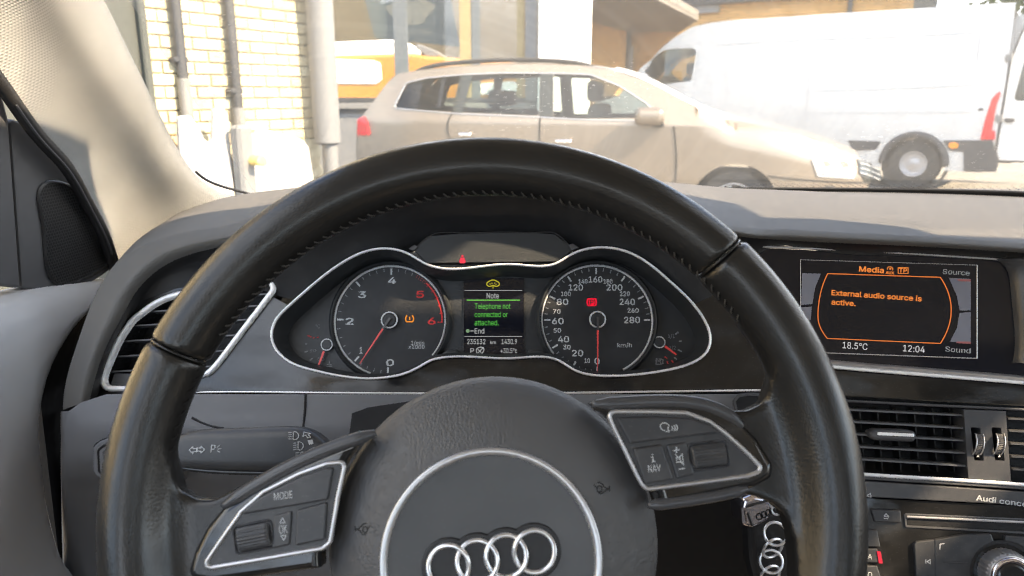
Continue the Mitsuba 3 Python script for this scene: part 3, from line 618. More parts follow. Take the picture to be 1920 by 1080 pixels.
# trim panel round the left vent and the cluster
VENT = [(200, 728), (196, 712), (203, 690), (226, 638), (250, 602), (286, 574), (322, 556), (400, 540), (470, 530), (500, 527), (514, 533), (514, 545), (498, 566), (402, 692), (388, 702), (300, 724), (240, 729)]
WT = .026
vent = resample(curve(resample(rounded(C.uvs(VENT, WT), .005), 70), 240, True, s=1e-6), 200)
trim_px = [(166, 750), (178, 700), (206, 636), (246, 585), (262, 566), (330, 541), (430, 526), (497, 549), (545, 575), (620, 620), (1240, 610), (1300, 572), (1345, 548), (1445, 520), (1500, 560), (1500, 729), (1100, 733), (750, 735), (400, 733)]
trim = rounded(C.uvs(trim_px, WT), .002)
hole = Polygon(offs(nb, .0015))
def refine_sheet(poly, w0, w1, fn, edge=.012):
    m = extr(poly, w0, w1); v, f = trimesh.remesh.subdivide_to_size(m.vertices, m.faces, edge); v = v.copy(); v[:, 2] += fn(v[:, 0], v[:, 1]); return tm(v, f)
vmin, vmax = trim[:, 1].min(), trim[:, 1].max()
bow = lambda u, v: -.006 * ((v - (vmin + .035)) / .05) ** 2 * (v > vmin) * .8
tp = Polygon(trim).difference(hole).difference(Polygon(vent))
put('trim_panel', C.mesh(refine_sheet(tp, WT - .006, WT, lambda u, v: 0 * u)), 'm_gloss', 'dashboard', smooth=30, label='dusty gloss black trim round the dials')
be = curve(C.uvs([(162, 752), (300, 738), (400, 735), (600, 736), (750, 737), (925, 738), (1100, 736), (1300, 733), (1500, 731)], WT), 60)
put('trim_edge', C.mesh(tube(np.c_[be, np.full(60, WT - .001)], .0011, 6)), 'm_bright', 'dashboard', smooth=True, label='thin bright line under the trim')
le = curve(C.uvs([(163, 751), (168, 728), (180, 696), (192, 668)], WT), 20)
put('trim_edge', C.mesh(sweep2(le, [(-.0035, 0), (-.002, .001), (.003, .001), (.0035, 0)], False, WT + .0005)), 'm_alu', 'dashboard', smooth=True)
# lower panel
rowsL = []
for py, dy in ((739, .664), (770, .662), (810, .660), (850, .664), (885, .676), (915, .700), (960, .735), (1010, .765), (1100, .80)):
    xs = np.array([114, 116, 120, 128, 150, 200, 300, 420, 560, 700, 900, 1100, 1280, 1400, 1480]); off = np.array([.12, .04, .012, .004, 0, 0, 0, 0, 0, 0, 0, 0, 0, .003, .02])
    rowsL.append([atd(x, max(py, 772 - max(0, x - 128) * .75), dy - .035 + o) for x, o in zip(xs, off)])
RL = refine(np.array(rowsL), 40)
put('lower_panel', loft(RL[:14, 9:], flip=True), 'm_lower', 'dashboard', smooth=True)  # cut short so the black footwell stands in for its shaded lower half
put('lower_panel', loft(RL[:, :10], flip=True), 'm_lower', 'dashboard', smooth=True, label='grey panel under the trim')
def gap(px, d, r=.0011): P = curve(np.array([atd(x, y, dd) for x, y, dd in px]), 24) if len(px) > 2 else np.array([atd(x, y, dd) for x, y, dd in px]); put('seam', tube(P, r, 6), 'm_deep', 'dashboard', smooth=True)
gap([(573, 738, .629), (572, 765, .627), (568, 808, .625)], 0); gap([(360, 783, .626), (385, 795, .6255), (420, 803, .625)], 0); gap([(1277, 738, .629), (1277, 768, .627)], 0)
put('column_recess', hull([atd(x, y, d) for x, y in ((660, 775), (690, 764), (770, 752), (800, 768), (800, 840), (650, 850)) for d in (.615, .66)]), 'm_black', 'dashboard')
gp = rounded(np.array([(0, 0), (.030, 0), (.030, .016), (.004, .016)]), .003)
GF = tilt_frame(atd(1405, 760, .622), 10); gq = rounded(GF.uvs([(1376, 752), (1384, 742), (1400, 739), (1436, 740), (1440, 775), (1382, 775)]), .003)
put('pocket', GF.mesh(sweep2(gq, [(-.0014, 0), (-.001, .0016), (.001, .0016), (.0014, 0)], True)), 'm_satin', 'dashboard', smooth=50); put('pocket_back', GF.mesh(plate(Polygon(gq), .0004)), 'm_deep', 'dashboard')
put('footwell', hull([(x, y, z) for x in (-.50, 1.1) for y, z in ((.74, -.34), (1.2, -.25), (1.2, -.95), (.80, -.95), (.72, -.60))]), 'm_deep', 'dashboard')
tag('dashboard', 'dark grey dashboard with sunlit top pad and gloss black trim', 'dashboard')

# left vent
def vent_thing(key, frame, ring, w, slats, lab, rad=.0021, depth=.03):
    put('frame', frame.mesh(sweep2(ring, [(-.0026, -.004), (-.0024, .0010), (-.0013, .0028), (.0002, .0034), (.0017, .0028), (.0026, .0010), (.0028, -.002)], True, w)), 'm_ventsilver', key, smooth=55, label='silver outline of the vent')
    put('duct', frame.mesh(cat([sweep2(ring, [(-.0015, 0), (-.0015, -depth)], True, w), plate(Polygon(ring), w - depth)])), 'm_deep', key, smooth=40)
    for m in slats: put('slat', m, 'm_slat', key, smooth=40)
    tag(key, lab, 'air vent')
sl_ = []
vp = Polygon(vent)
for py in (545, 566, 587, 612, 640, 668, 696):
    a_, b_ = C.uv(150, py + 4, WT - .004), C.uv(560, py - 18, WT - .004)
    L = LineString([a_, b_]).intersection(vp.buffer(-.0015))
    if L.is_empty: continue
    L = max(L.geoms, key=lambda g: g.length) if hasattr(L, 'geoms') else L
    p = np.array(L.coords); d = unit(p[1] - p[0]); e = np.array([-d[1], d[0]])
    sec = [(-.0008, -.014), (.0009, -.014), (.0011, -.0015), (.0006, 0), (-.0006, 0), (-.0008, -.0015)]
    sl_.append(C.mesh(hull([(*(q + e * s), WT - .004 + w) for q in p for s, w in sec])))
vent_thing('air_vent', C, vent, WT + .003, sl_, 'air vent in a broad silver frame at the door end of the dashboard', depth=.035)
p = C.uvs([(205, 726), (214, 700), (262, 700), (262, 724)], WT - .003)
put('thumb_plate', C.mesh(slab(p, WT - .006, WT - .003, .001)), 'm_satin', 'air_vent')

# ------------------------------------------------------------------ centre stack
def sl2(px, w0, w1, b=.0008, r=.0): return S.mesh(slab(rounded(S.uvs(px, w1), r) if r else S.uvs(px, w1), w0, w1, b))
put('binnacle', S.mesh(extr(Polygon(S.uvs([(1380, 463), (1500, 468), (1920, 491), (2100, 502), (2100, 735), (1570, 700), (1380, 690)], 0)), -.03, 0)), 'm_screenglass', 'display_screen', label='gloss black binnacle panel')
bl = S.uvs([(1380, 461), (1500, 465), (1700, 475), (1920, 489), (2100, 500)], .002)
put('binnacle_edge', S.mesh(tube(np.c_[curve(bl, 40), np.full(40, .002)], .0013, 8)), 'm_alu', 'display_screen', smooth=True)
rec = curve(S.uvs([(1866, 486), (1888, 500), (1898, 540), (1904, 600), (1906, 650), (1902, 680)], .004), 30)
put('recess_end', S.mesh(loft(np.stack([np.c_[rec, np.full(30, .0008)], np.c_[rec + [.004, 0], np.full(30, .010)], np.c_[rec + [.02, 0], np.full(30, .016)], np.c_[rec + [.08, 0], np.full(30, .018)]], 1))), 'm_satin', 'display_screen', smooth=True)
SQ = [(1501, 487), (1832, 497), (1832, 672), (1501, 660)]
put('screen', S.mesh(slab(S.uvs(SQ, .0016), 0, .0016, .0002)), 'm_screenglass', 'display_screen', label='lit colour screen reading External audio source is active')
put('screen_edge', S.mesh(cat([tube(np.c_[S.uvs(q, .0016), np.full(2, .0016)], r, 6) for q, r in (([SQ[0], SQ[1]], .0003), ([SQ[1], SQ[2]], .0005), ([SQ[3], SQ[2]], .0005), ([SQ[0], SQ[3]], .0003))])), 'm_silver', 'display_screen__screen', smooth=True)
WS = .0019; SC = 'display_screen__screen'
def st(s, px, py, h, w, rot=-1.8, **k): return text_at(S, s, px, py, h, WS, w, rot, **k)
lamp(cat([st('Media', 1634, 505.5, 10, 44, bold=True), st('AUX', 1668.5, 511.5, 5, 15, bold=True), st('TP', 1693, 507, 8, 14, bold=True), st('External audio source is', 1559, 548.5, 9.5, 158, bold=True, left=True), st('active.', 1559, 566, 9.5, 43, bold=True, left=True),
          strokes(S, [[(1684, 501.5), (1702.5, 502), (1702.5, 513), (1684, 512.5), (1684, 501.5)], curve([(1664, 506), (1665, 501), (1669, 500), (1673, 502), (1673, 507)], 12), curve([(1668, 503), (1670, 503), (1670, 505), (1668, 505), (1668, 503)], 8)], WS, 1.2)]), (1.0, .27, .04), .95, 'orange_text', SC, 'orange lettering on the screen')
fr = curve([(1552, 513), (1541, 540), (1534, 580), (1535, 605), (1544, 625), (1551, 634.5)], 24).tolist(); fr2 = curve([(1763, 644), (1775, 622), (1783, 590), (1781, 560), (1772, 535), (1763, 520)], 24).tolist()
lamp(strokes(S, [fr + fr2 + [fr[0]]], WS, 1.6), (1.0, .22, .03), .9, 'orange_frame', SC, 'orange rounded outline on the screen')
lamp(cat([st('18.5°C', 1603, 648.5, 12, 44), st('12:04', 1713.5, 654, 12, 38)]), (.80, .79, .78), .8, 'clock_text', SC, 'white temperature and clock figures')
put('soft_key_text', cat([st('Source', 1793, 510.5, 9.5, 47), st('Sound', 1796, 656, 9.5, 44)]), 'm_print', SC, smooth=False)
mat('m_softkey', princ((.16, .165, .20), .3, .5))
put('soft_key', area(S, [[(1504, 512), (1539, 513), (1528, 540), (1523, 570), (1502, 572)], [(1502, 576), (1522, 575), (1520, 600), (1502, 603)]], .0017), 'm_softkey', SC, smooth=False)
put('soft_key', area(S, [[(1779, 521), (1820, 523), (1820, 582), (1799, 582), (1794, 555)], [(1799, 587), (1820, 585), (1820, 642), (1781, 641), (1794, 615)]], .0017), 'm_softkey', SC, smooth=False)
mat('m_softred', dict(type='diffuse', reflectance=rgb(.35, .13, .13)))
for q_ in ([(1795, 523), (1820, 524), (1820, 528), (1797, 527)], [(1792, 643), (1796, 640), (1820, 641), (1820, 645)]): put('soft_key_line', area(S, [q_], .0020), 'm_softred', SC, smooth=False)
tag('display_screen', 'black display panel with orange framed screen in the centre of the dashboard', 'display')

# chrome bar, trim, centre vents
cb = S.uvs([(1540, 684), (1570, 687), (1700, 698), (1920, 716), (2100, 731)], .004)
cbm = curve(cb, 40)
put('upper_band', S.mesh(sweep2(cbm, [(.000, .0), (-.0008, .0022), (-.0036, .0030), (-.0052, .0012), (-.0056, -.003)], False, .004)), 'm_alu', 'centre_panel', smooth=60)
put('chrome_bar', S.mesh(tube(np.c_[cbm + [0, -.0009], np.full(40, .0058)], .0016, 10)), 'm_bright', 'centre_panel', smooth=True, label='bright bar above the centre vents')
put('gloss_strip', sl2([(1500, 690), (1570, 693), (1920, 721), (2100, 736), (2100, 776), (1920, 762), (1590, 744), (1500, 738)], -.03, .002, .001), 'm_gloss', 'centre_panel', label='dusty gloss strip above the centre vents')
put('vent_lip', S.mesh(tube(np.c_[curve(S.uvs([(1500, 747), (1594, 752), (1750, 760), (1920, 768), (2100, 778)], .003), 30), np.full(30, .003)], .0013, 8)), 'm_satin', 'centre_panel', smooth=True)
lb = curve(S.uvs([(1500, 880), (1622, 890), (1770, 899), (1920, 909), (2100, 921)], .006), 40)
put('lower_bar', S.mesh(tube(np.c_[lb, np.full(40, .005)], .0017, 10)), 'm_bright', 'centre_panel', smooth=True, label='bright bar under the centre vents')
put('bar_base', S.mesh(sweep2(lb, [(0, .0), (.0006, .0025), (.0040, .0030), (.0050, .002), (.0052, -.02)], False, .002)), 'm_satin', 'centre_panel', smooth=50)
put('backing', S.mesh(extr(Polygon(S.uvs([(1480, 700), (2100, 740), (2100, 1300), (1480, 1300)], -.045)), -.06, -.045)), 'm_deep', 'centre_panel')
pod = S.uvs([(1807, 768), (1886, 771), (1896, 907), (1816, 899)], .004)
whs = []
podp = Polygon(pod)
for k, (xa, xb, xc, xd) in enumerate(((1820, 1838, 1845, 1827), (1859, 1877, 1884, 1866))):
    whs.append(rounded(S.uvs([(xa, 801), (xb, 802), (xc, 864), (xd, 864)], .004), .0012)); podp = podp.difference(Polygon(whs[-1]))
put('wheel_pod', S.mesh(extr(podp, -.03, .004)), 'm_satin', 'centre_panel', label='upright pod holding two thumbwheels')
for k, wv in enumerate(whs):
    o = wv.mean(0); hgt = np.ptp(wv[:, 1]); wd = .0068; R = hgt * .62
    ang = np.linspace(-.75, .75, 27); shear = (S.uv(1841, 864, .004)[0] - S.uv(1834, 801, .004)[0]) / hgt
    G = []
    for j, g in enumerate(ang):
        f = 1 + (.02 if j % 2 else -.01); v = R * math.sin(g) * .74; G.append([(o[0] + x * wd / 2 - v * -shear, o[1] + v, .0040 - R * .70 + R * math.cos(g) * (f if abs(x) < .8 else .97)) for x in (-1, -.82, -.6, .6, .82, 1)])
    kk = put('thumbwheel', S.mesh(loft(np.array(G), flip=True)), 'm_satin', 'centre_panel', smooth=False, label=('ribbed thumbwheel nearer the steering wheel', 'ribbed thumbwheel farther from the steering wheel')[k])
    for x in (-.9, .9):
        P = np.array([(o[0] + x * wd / 2 + R * math.sin(g) * .74 * shear, o[1] + R * math.sin(g) * .74, .0042 - R * .70 + R * math.cos(g)) for g in ang]); put('rim', S.mesh(tube(P, .00065, 6)), 'm_alu', kk, smooth=True)
    put('arrow', area(S, [[(1831 + 40 * k, 857), (1836 + 40 * k, 857), (1834 + 40 * k, 852)]], .0030), 'm_print', kk, smooth=False)
def slat_run(px0, px1, w=.0):
    a_, b_ = S.uv(*px0, w), S.uv(*px1, w); e = np.array([0, 1.0])
    sec = [(-.0006, -.016), (.0008, -.016), (.0011, -.002), (.0007, 0), (-.0007, 0), (-.0012, -.002)]
    return S.mesh(hull([(*(q + e * s), w + z) for q in (a_, b_) for s, z in sec]))
lines = [((1540, 766), (1807, 779)), ((1540, 788), (1808, 803)), ((1540, 811), (1810, 826.5)), ((1540, 834), (1812, 850)), ((1540, 857), (1814, 874))]
for L in lines: put('slat', slat_run(*L), 'm_slat', 'air_vent_001', smooth=40)
for x in (1612, 1645, 1680, 1714, 1748, 1780):
    a_, b_ = S.uv(x, 765, -.017), S.uv(x + 10, 885, -.017); put('vane', S.mesh(hull([(q[0] + s, q[1], w) for q in (a_, b_) for s in (-.0006, .0006) for w in (-.017, -.034)])), 'm_black', 'air_vent_001')
put('duct', S.mesh(plate(Polygon(S.uvs([(1500, 750), (1812, 768), (1818, 900), (1500, 884)], -.038)), -.038)), 'm_deep', 'air_vent_001')
tab = rounded(S.uvs([(1629, 810), (1640, 805), (1700, 806), (1715, 809), (1719, 818), (1714, 829), (1640, 826), (1630, 820)], .006), .0025)
put('tab', S.mesh(slab(tab, -.006, .007, .003, 3)), 'm_satin', 'air_vent_001', label='grey direction tab on the middle slat')
put('tab_strip', S.mesh(slab(rounded(S.uvs([(1645, 810), (1713, 813), (1714, 819), (1645, 816)], .007), .0006), .0066, .0076, .0004)), 'm_bright', 'air_vent_001__tab', smooth=40)
tag('air_vent_001', 'centre air vent with grey tab and dark slats, beside the thumbwheel pod', 'air vent')
for L in [((1890, 785), (2100, 795)), ((1893, 808), (2100, 819)), ((1895, 832), (2100, 843)), ((1897, 856), (2100, 868)), ((1899, 880), (2100, 892))]: put('slat', slat_run(*L), 'm_satin', 'air_vent_002', smooth=40)
put('duct', S.mesh(plate(Polygon(S.uvs([(1886, 768), (2100, 778), (2100, 925), (1896, 908)], -.038)), -.038)), 'm_deep', 'air_vent_002')
tag('air_vent_002', 'air vent cut by the right edge of the photo, past the thumbwheels', 'air vent')
tag('centre_panel', 'centre dashboard panel with two bright bars and a pod of two thumbwheels', 'dashboard panel')

# stereo
ST = 'car_stereo'
put('name_strip', sl2([(1500, 893), (1622, 902), (1920, 922), (2100, 934), (2100, 962), (1920, 948), (1622, 932), (1500, 925)], -.03, .006, .001), 'm_satin', ST, label='grey strip lettered Audi concert')
put('lettering', text_at(S, 'Audi concert', 1830, 933, 9.5, .0061, 100, -3.4, True, left=True), 'm_print', ST + '__name_strip', smooth=False)
put('arrow_mark', strokes(S, [[(1632, 925), (1633, 932), (1624, 930.5), (1632, 925)]], .0061, 1.4), 'm_print', ST + '__name_strip', smooth=False)
put('faceplate', S.mesh(extr(Polygon(S.uvs([(1500, 926), (1622, 934), (1920, 949), (2100, 960), (2100, 1300), (1500, 1300)], .003)), -.03, .003)), 'm_gloss', ST, label='dusty gloss black stereo front')
kb = lambda px, lab=None, par=ST, w=.0062, r=.0008, m_='m_button', nm='button': put(nm, S.mesh(slab(rounded(S.uvs(px, w), r), .002, w, .001)), m_, par, label=lab)
e_ = kb([(1633, 955), (1689, 957), (1691, 980), (1640, 979)], 'eject button')
put('symbol', cat([strokes(S, [[(1657, 968), (1666, 969), (1661.5, 963), (1657, 968)], [(1657, 972), (1666, 972.6)]], .0063, 1.4)]), 'm_print', e_, smooth=False)
cd = rounded(S.uvs([(1698, 966), (1920, 976), (2100, 985), (2100, 1003), (1920, 998), (1700, 986)], .004), .0008)
put('disc_slot', S.mesh(sweep2(cd, [(-.0006, 0), (-.0004, .0012), (.0010, .0014), (.0016, .0008), (.0017, -.001)], True, .003)), 'm_satin', ST, label='long slot for discs')
put('slot_lip', S.mesh(tube(np.c_[S.uvs([(1700, 969), (1920, 979), (2100, 988)], .004), np.full(3, .0045)], .0012, 8)), 'm_alu', ST + '__disc_slot', smooth=True)
put('slot_gap', S.mesh(plate(Polygon(offs(cd, -.001)), .0034)), 'm_deep', ST + '__disc_slot')
for y0, y1, s in ((994, 1026, None), (1029, 1056, 'A'), (1061, 1092, 'O')):
    b_ = kb([(1560, y0 - 3), (1645, y0), (1650 + (y1 - 1000) * .06, y1), (1560, y1 - 4)], None if s is None else f'button marked {s}')
    if s: put('lettering', text_at(S, s, 1631, (y0 + y1) / 2 + 1, 9, .0063, None, -3), 'm_print', b_, smooth=False)
lamp(area(S, [[(1644, 1033), (1651, 1034), (1655, 1056), (1648, 1056)]], .0063, .0006), (1.0, .0, .04), 1.0, 'red_light', ST, 'small red lit bar')
K0 = S.uv(1886, 1076, .008); qk = S.px(1886, 1076, .008)
big = Point(*K0).buffer(60 * qk, quad_segs=24)
def kpoly(px): return Polygon(rounded(S.uvs(px, .008), .0012)).difference(big)
c1 = kb([(1714, 1021), (1718, 1016), (1750, 1012), (1753, 1013), (1756, 1150), (1722, 1150)], 'skip back button')
put('button', S.mesh(slab(outline(kpoly([(1753, 1013), (1810, 1003), (1860, 1002), (1864, 1012), (1900, 1100), (1850, 1150), (1757, 1150)])), .002, .0066, .001)), 'm_button', ST, label='large key with corner mark beside the knob')
put('button', S.mesh(slab(outline(kpoly([(1886, 1005), (1930, 1008), (2050, 1020), (2060, 1150), (1890, 1120)])), .002, .0066, .001)), 'm_button', ST)
put('symbol', strokes(S, [[(1762, 1030), (1762.5, 1020), (1771, 1019)], ], .0068, 1.7), 'm_print', ST, smooth=False)
put('symbol', strokes(S, [[(1735.5, 1049), (1736, 1057)], [(1744, 1049), (1738, 1053), (1744, 1057), (1744, 1049)]], .0063, 1.3), 'm_print', c1, smooth=False)
put('ridge', S.mesh(slab(rounded(S.uvs([(1768, 1052), (1811, 1054), (1811, 1058), (1770, 1056)], .007), .0005), .006, .0074, .0006)), 'm_button', ST)
n = 72; R = 45 * qk
G = []
for k in range(n):
    g = 2 * math.pi * k / n; f = 1 + (.015 if k % 2 else -.015)
    G.append([(K0[0] + r * ff * math.cos(g), K0[1] + r * ff * math.sin(g), w) for r, w, ff in ((R, .003, f), (R * .99, .012, f), (R * .95, .0165, f), (R * .88, .019, 1), (R * .80, .0205, 1))])
put('knob', S.mesh(loft(np.array(G), cu=True)), 'm_alu', ST, smooth=False, label='round knurled silver knob')
put('knob_ring', S.mesh(sweep2(circ(R * .74, 60) + K0, [(-R * .14, -.001), (-R * .12, .0008), (0, .0022), (R * .08, .0016), (R * .1, 0)], True, .0198)), 'm_chromebright', ST + '__knob', smooth=60)
put('knob_cap', S.mesh(slab(circ(R * .64, 48) + K0, .015, .0206, .003, 4)), 'm_gloss', ST + '__knob', smooth=40)
put('knob_well', S.mesh(sweep2(circ(59 * qk, 60) + K0, [(-.003, -.001), (-.001, .0006), (.0006, .0008), (.001, 0)], True, .005)), 'm_black', ST, smooth=60)
tag('car_stereo', 'gloss black car stereo with silver knob and disc slot', 'car stereo')

# ================================================================== STALK, LIGHT SWITCH, KEY
L_ = tilt_frame(atd(470, 845, .485), 24, 3)
st_top = [(318, 845), (335, 820), (360, 809), (430, 803), (500, 800), (545, 799), (575, 802), (600, 814), (628, 840), (700, 850)]
st_bot = [(318, 860), (330, 872), (352, 877), (420, 881), (490, 883), (545, 884), (590, 884), (620, 884), (650, 886), (700, 888)]
U, Lo = curve(L_.uvs(st_top), 40), curve(L_.uvs(st_bot), 40); G = []
for a_, b_ in zip(U, Lo):
    m_ = (a_ + b_) / 2; h = (a_ - b_) / 2; G.append([(*(m_ + h * math.copysign(abs(math.cos(g)) ** .55, math.cos(g))), .0075 * math.copysign(abs(math.sin(g)) ** .8, math.sin(g)) + (.0015 if math.sin(g) > 0 else -.003)) for g in np.linspace(0, 2 * np.pi, 25)[:-1]])
put('lever', L_.mesh(loft(np.array(G), cv=True, flip=True)), 'm_stalk', 'indicator_stalk', smooth=True)
sb = curve(L_.uvs([(340, 876), (420, 884), (500, 886), (600, 887), (680, 888)]), 24)
put('lower_edge', L_.mesh(tube(np.c_[sb, np.full(24, .002)], .0016, 8)), 'm_gloss', 'indicator_stalk', smooth=True)
WL = .0093
def arrow(cx, cy, s, d): return [(cx - d * s, cy - 3), (cx, cy - 3), (cx, cy - 6.5), (cx + d * s, cy), (cx, cy + 6.5), (cx, cy + 3), (cx - d * s, cy + 3), (cx - d * s, cy - 3)]
put('arrow_symbol', strokes(L_, [arrow(362, 844, 7, -1), arrow(377, 843, 7, 1)], WL, 1.6), 'm_print', 'indicator_stalk', smooth=False, label='white turn arrows')
put('parking_symbol', cat([text_at(L_, 'P', 400, 841, 14, WL, 9), strokes(L_, [[(407, 839), (413, 834)], [(408, 842), (415, 841)], [(407, 845), (413, 848)]], WL, 1.4)]), 'm_print', 'indicator_stalk', smooth=False)
hd = []
for cx, cy, s in ((550, 817, 0), (559, 836, 1.5), (564, 855, 0)):
    hd.append(curve([(cx, cy - 7), (cx + 7, cy - 6), (cx + 10, cy), (cx + 7, cy + 6), (cx, cy + 7)], 14).tolist() + [(cx, cy - 7)])
    for k in range(4): hd.append([(cx - 9, cy - 6 + k * 4 + s), (cx - 3, cy - 6 + k * 4)])
put('headlamp_symbol', strokes(L_, hd, WL, 1.3), 'm_print', 'indicator_stalk', smooth=False)
put('arrow_symbol', strokes(L_, [[(568, 818), (570, 810), (582, 813), (578, 815), (582, 820), (577, 821), (574, 816), (568, 818)], [(580, 843), (589, 839), (593, 850), (600, 848), (592, 856)]], WL - .0004, 1.4), 'm_print', 'indicator_stalk', smooth=False)
put('block_symbol', area(L_, [[(577, 826), (586, 824), (588, 832), (580, 834)]], WL - .0003), 'm_print', 'indicator_stalk', smooth=False)
tag('indicator_stalk', 'dark indicator stalk with white light symbols behind the left spoke', 'indicator stalk')
LS = tilt_frame(atd(205, 862, .622), 10, 4)
fr0 = rounded(LS.uvs([(178, 836), (190, 826), (230, 812), (330, 812), (330, 915), (235, 910), (205, 902), (183, 890), (178, 880)]), .004)
put('surround', LS.mesh(slab(fr0, -.02, .003, .0015)), 'm_lower', 'light_switch')
put('outline', LS.mesh(sweep2(fr0, [(-.0009, 0), (0, .0006), (.0009, 0)], True, .0006)), 'm_deep', 'light_switch', smooth=50)
fi = rounded(LS.uvs([(188, 842), (200, 833), (235, 824), (320, 824), (320, 902), (235, 898), (208, 892), (190, 884)]), .003)
put('inner_frame', LS.mesh(sweep2(fi, [(-.0010, 0), (0, .0010), (.0010, 0)], True, .003)), 'm_black', 'light_switch', smooth=50)
for y0, y1 in ((840, 862), (866, 890)): put('button', LS.mesh(slab(rounded(LS.uvs([(192, y0 + (6 if y0 < 850 else 0)), (205, y0 - 2), (300, y0 - 6), (300, y1), (194, y1)], .004), .0015), .002, .005, .001)), 'm_satin', 'light_switch')
tag('light_switch', 'dark light switch panel on the lower dashboard, half hidden by the steering wheel', 'switch panel')
# ignition key with its chain of rings
KF = tilt_frame(atd(1430, 985, .50), 10, -8)
mat('m_keyblack', princ((.012, .012, .013), .25, .5))
body = rounded(KF.uvs([(1402, 985), (1412, 950), (1468, 942), (1478, 975), (1484, 1040), (1482, 1110), (1420, 1110), (1406, 1050)], 0), .004)
put('body', KF.mesh(slab(body, -.010, .002, .004, 3)), 'm_keyblack', 'ignition_key')
head = rounded(KF.uvs([(1388, 950), (1393, 934), (1412, 926), (1440, 930), (1452, 944), (1440, 975), (1410, 990), (1392, 984)], .004), .003)
put('head', KF.mesh(slab(head, -.012, .006, .003, 3)), 'm_chromebright', 'ignition_key', label='polished metal head of the key')
for px in ([(1398, 950), (1440, 938)], [(1402, 962), (1410, 985)]): put('groove', KF.mesh(tube(np.c_[KF.uvs(px, .006), np.full(2, .0062)], .0009, 6)), 'm_black', 'ignition_key__head', smooth=True)
for k in range(4):
    cx, cy = 1425 + 8.2 * k, 969 - 3.3 * k; cc = KF.uv(cx, cy, .0068); put('emblem_ring', KF.mesh(sweep2(circ(6 * KF.px(cx, cy, .0068), 20) + cc, [(-.0005, 0), (0, .0007), (.0005, 0)], True, .0062)), 'm_black', 'ignition_key__head', smooth=50)
tag('ignition_key', 'black and chrome ignition key in the dashboard, right of the steering column', 'key')
def chain_ring(cx, cy, r, w, ax, ay, th):
    o = KF.world(np.array([*KF.uv(cx, cy, w), w])); q = r * KF.px(cx, cy, w)
    t = np.linspace(0, 2 * np.pi, 33)[:-1]; X = KF.ex * math.cos(ay) + KF.n * math.sin(ay); Y = KF.ey * math.cos(ax) + KF.n * math.sin(ax)
    return tube(o + q * (np.cos(t)[:, None] * X + np.sin(t)[:, None] * Y), th, 8, closed=True)
put('link', chain_ring(1455, 957, 9, .009, .3, 1.0, .0008), 'm_bright', 'key_chain', smooth=True)
put('swivel', KF.mesh(cat([tube(np.c_[KF.uvs([(1444, 947), (1462, 950), (1474, 962)], .008), np.full(3, .008)], .0016, 8)])), 'm_bright', 'key_chain', smooth=True)
for k, (cx, cy, r) in enumerate(((1454, 1001, 21), (1449, 1028, 22), (1446, 1053, 21), (1444, 1078, 21))):
    put('ring', chain_ring(cx, cy, r, .010 + .001 * (k % 2), (-.25, .35, -.2, .3)[k], (.15, -.25, .2, -.2)[k], .0010), 'm_emblem', 'key_chain', smooth=True)
tag('key_chain', 'chain of four shiny rings hanging from the ignition key', 'key chain')

# ================================================================== DOOR, PILLAR, WINDSCREEN, CABIN
def door_rows():
    sec = [(-.50, -.182, .88), (-.478, -.180, .88), (-.455, -.182, .875), (-.440, -.192, .85), (-.430, -.212, .76), (-.424, -.25, .68), (-.422, -.30, .648), (-.424, -.36, .645), (-.426, -.42, .652), (-.430, -.50, .69), (-.434, -.60, .74), (-.44, -.75, .78)]
    G = []
    for x, z, ye in sec:
        row = []
        for s in np.linspace(0, 1, 40):
            y = -1.0 + (ye + 1.0) * (1 - (1 - s) ** 1.8); e = max(0, (y - (ye - .05)) / .05)
            row.append((x - .03 * e ** 2.2 - .02 * max(0, y - .55), y, z - .006 * e ** 2 - .03 * max(0, (y - .66) / .2) ** 1.4))
        G.append(row)
    return refine(np.array(G), 60)
put('lower_panel', loft(door_rows()), 'm_door', 'driver_door', smooth=True, label='grey grained door panel')
put('end_face', hull([(-.445, .66, -.215), (-.47, .84, -.21), (-.53, .66, -.215), (-.53, .84, -.21), (-.50, .70, -.8), (-.53, .70, -.8), (-.50, .80, -.8), (-.47, .70, -.45)]), 'm_deep', 'driver_door')
D0 = Frame((-.452, .75, -.07), (.10, .995, 0), (0, 0, 1)); Dn = Frame((-.452, .75, -.07), (.10, .995, 0), np.cross(D0.n, D0.ex) + .12 * D0.n)
sail = rounded(Dn.uvs([(19, 222), (50, 232), (108, 280), (150, 330), (187, 392), (212, 450), (224, 492), (192, 517), (158, 538), (123, 550), (42, 541)], 0), .004)
put('sail_panel', Dn.mesh(slab(sail, -.02, 0, .002)), 'm_sail', 'driver_door', label='dark corner panel at the foot of the pillar')
gr = curve(Dn.uvs([(76, 352), (84, 344), (100, 341), (122, 345), (146, 362), (172, 396), (192, 432), (204, 468), (203, 488), (186, 506), (150, 525), (122, 536), (104, 531), (92, 516), (84, 470), (78, 410)], .001), 80, True)
def mesh_holes(p, n, uv):
    x, y = uv.x * 270.0, uv.y * 270.0 * 1.1547; row = dr.floor(y); fx = x + .5 * (row - 2 * dr.floor(row / 2)); fx = fx - dr.floor(fx) - .5; fy = y - row - .5
    return smoothstep(.30, .40, dr.sqrt(fx * fx + fy * fy * .75))
mat('m_grille', bump(princ(mikit.proc(lambda p, n, uv: mix((.004, .004, .004), (.022, .023, .025), mesh_holes(p, n, uv))), .4, .4), mesh_holes, .0006, 1e-4))
gm = plate(Polygon(gr), .0016); gv, gf = trimesh.remesh.subdivide_to_size(gm.vertices, gm.faces, .006)
put('speaker_grille', Dn.mesh(tm(gv, gf)), 'm_grille', 'driver_door', smooth=True, label='black perforated speaker grille', uv=gv[:, :2])
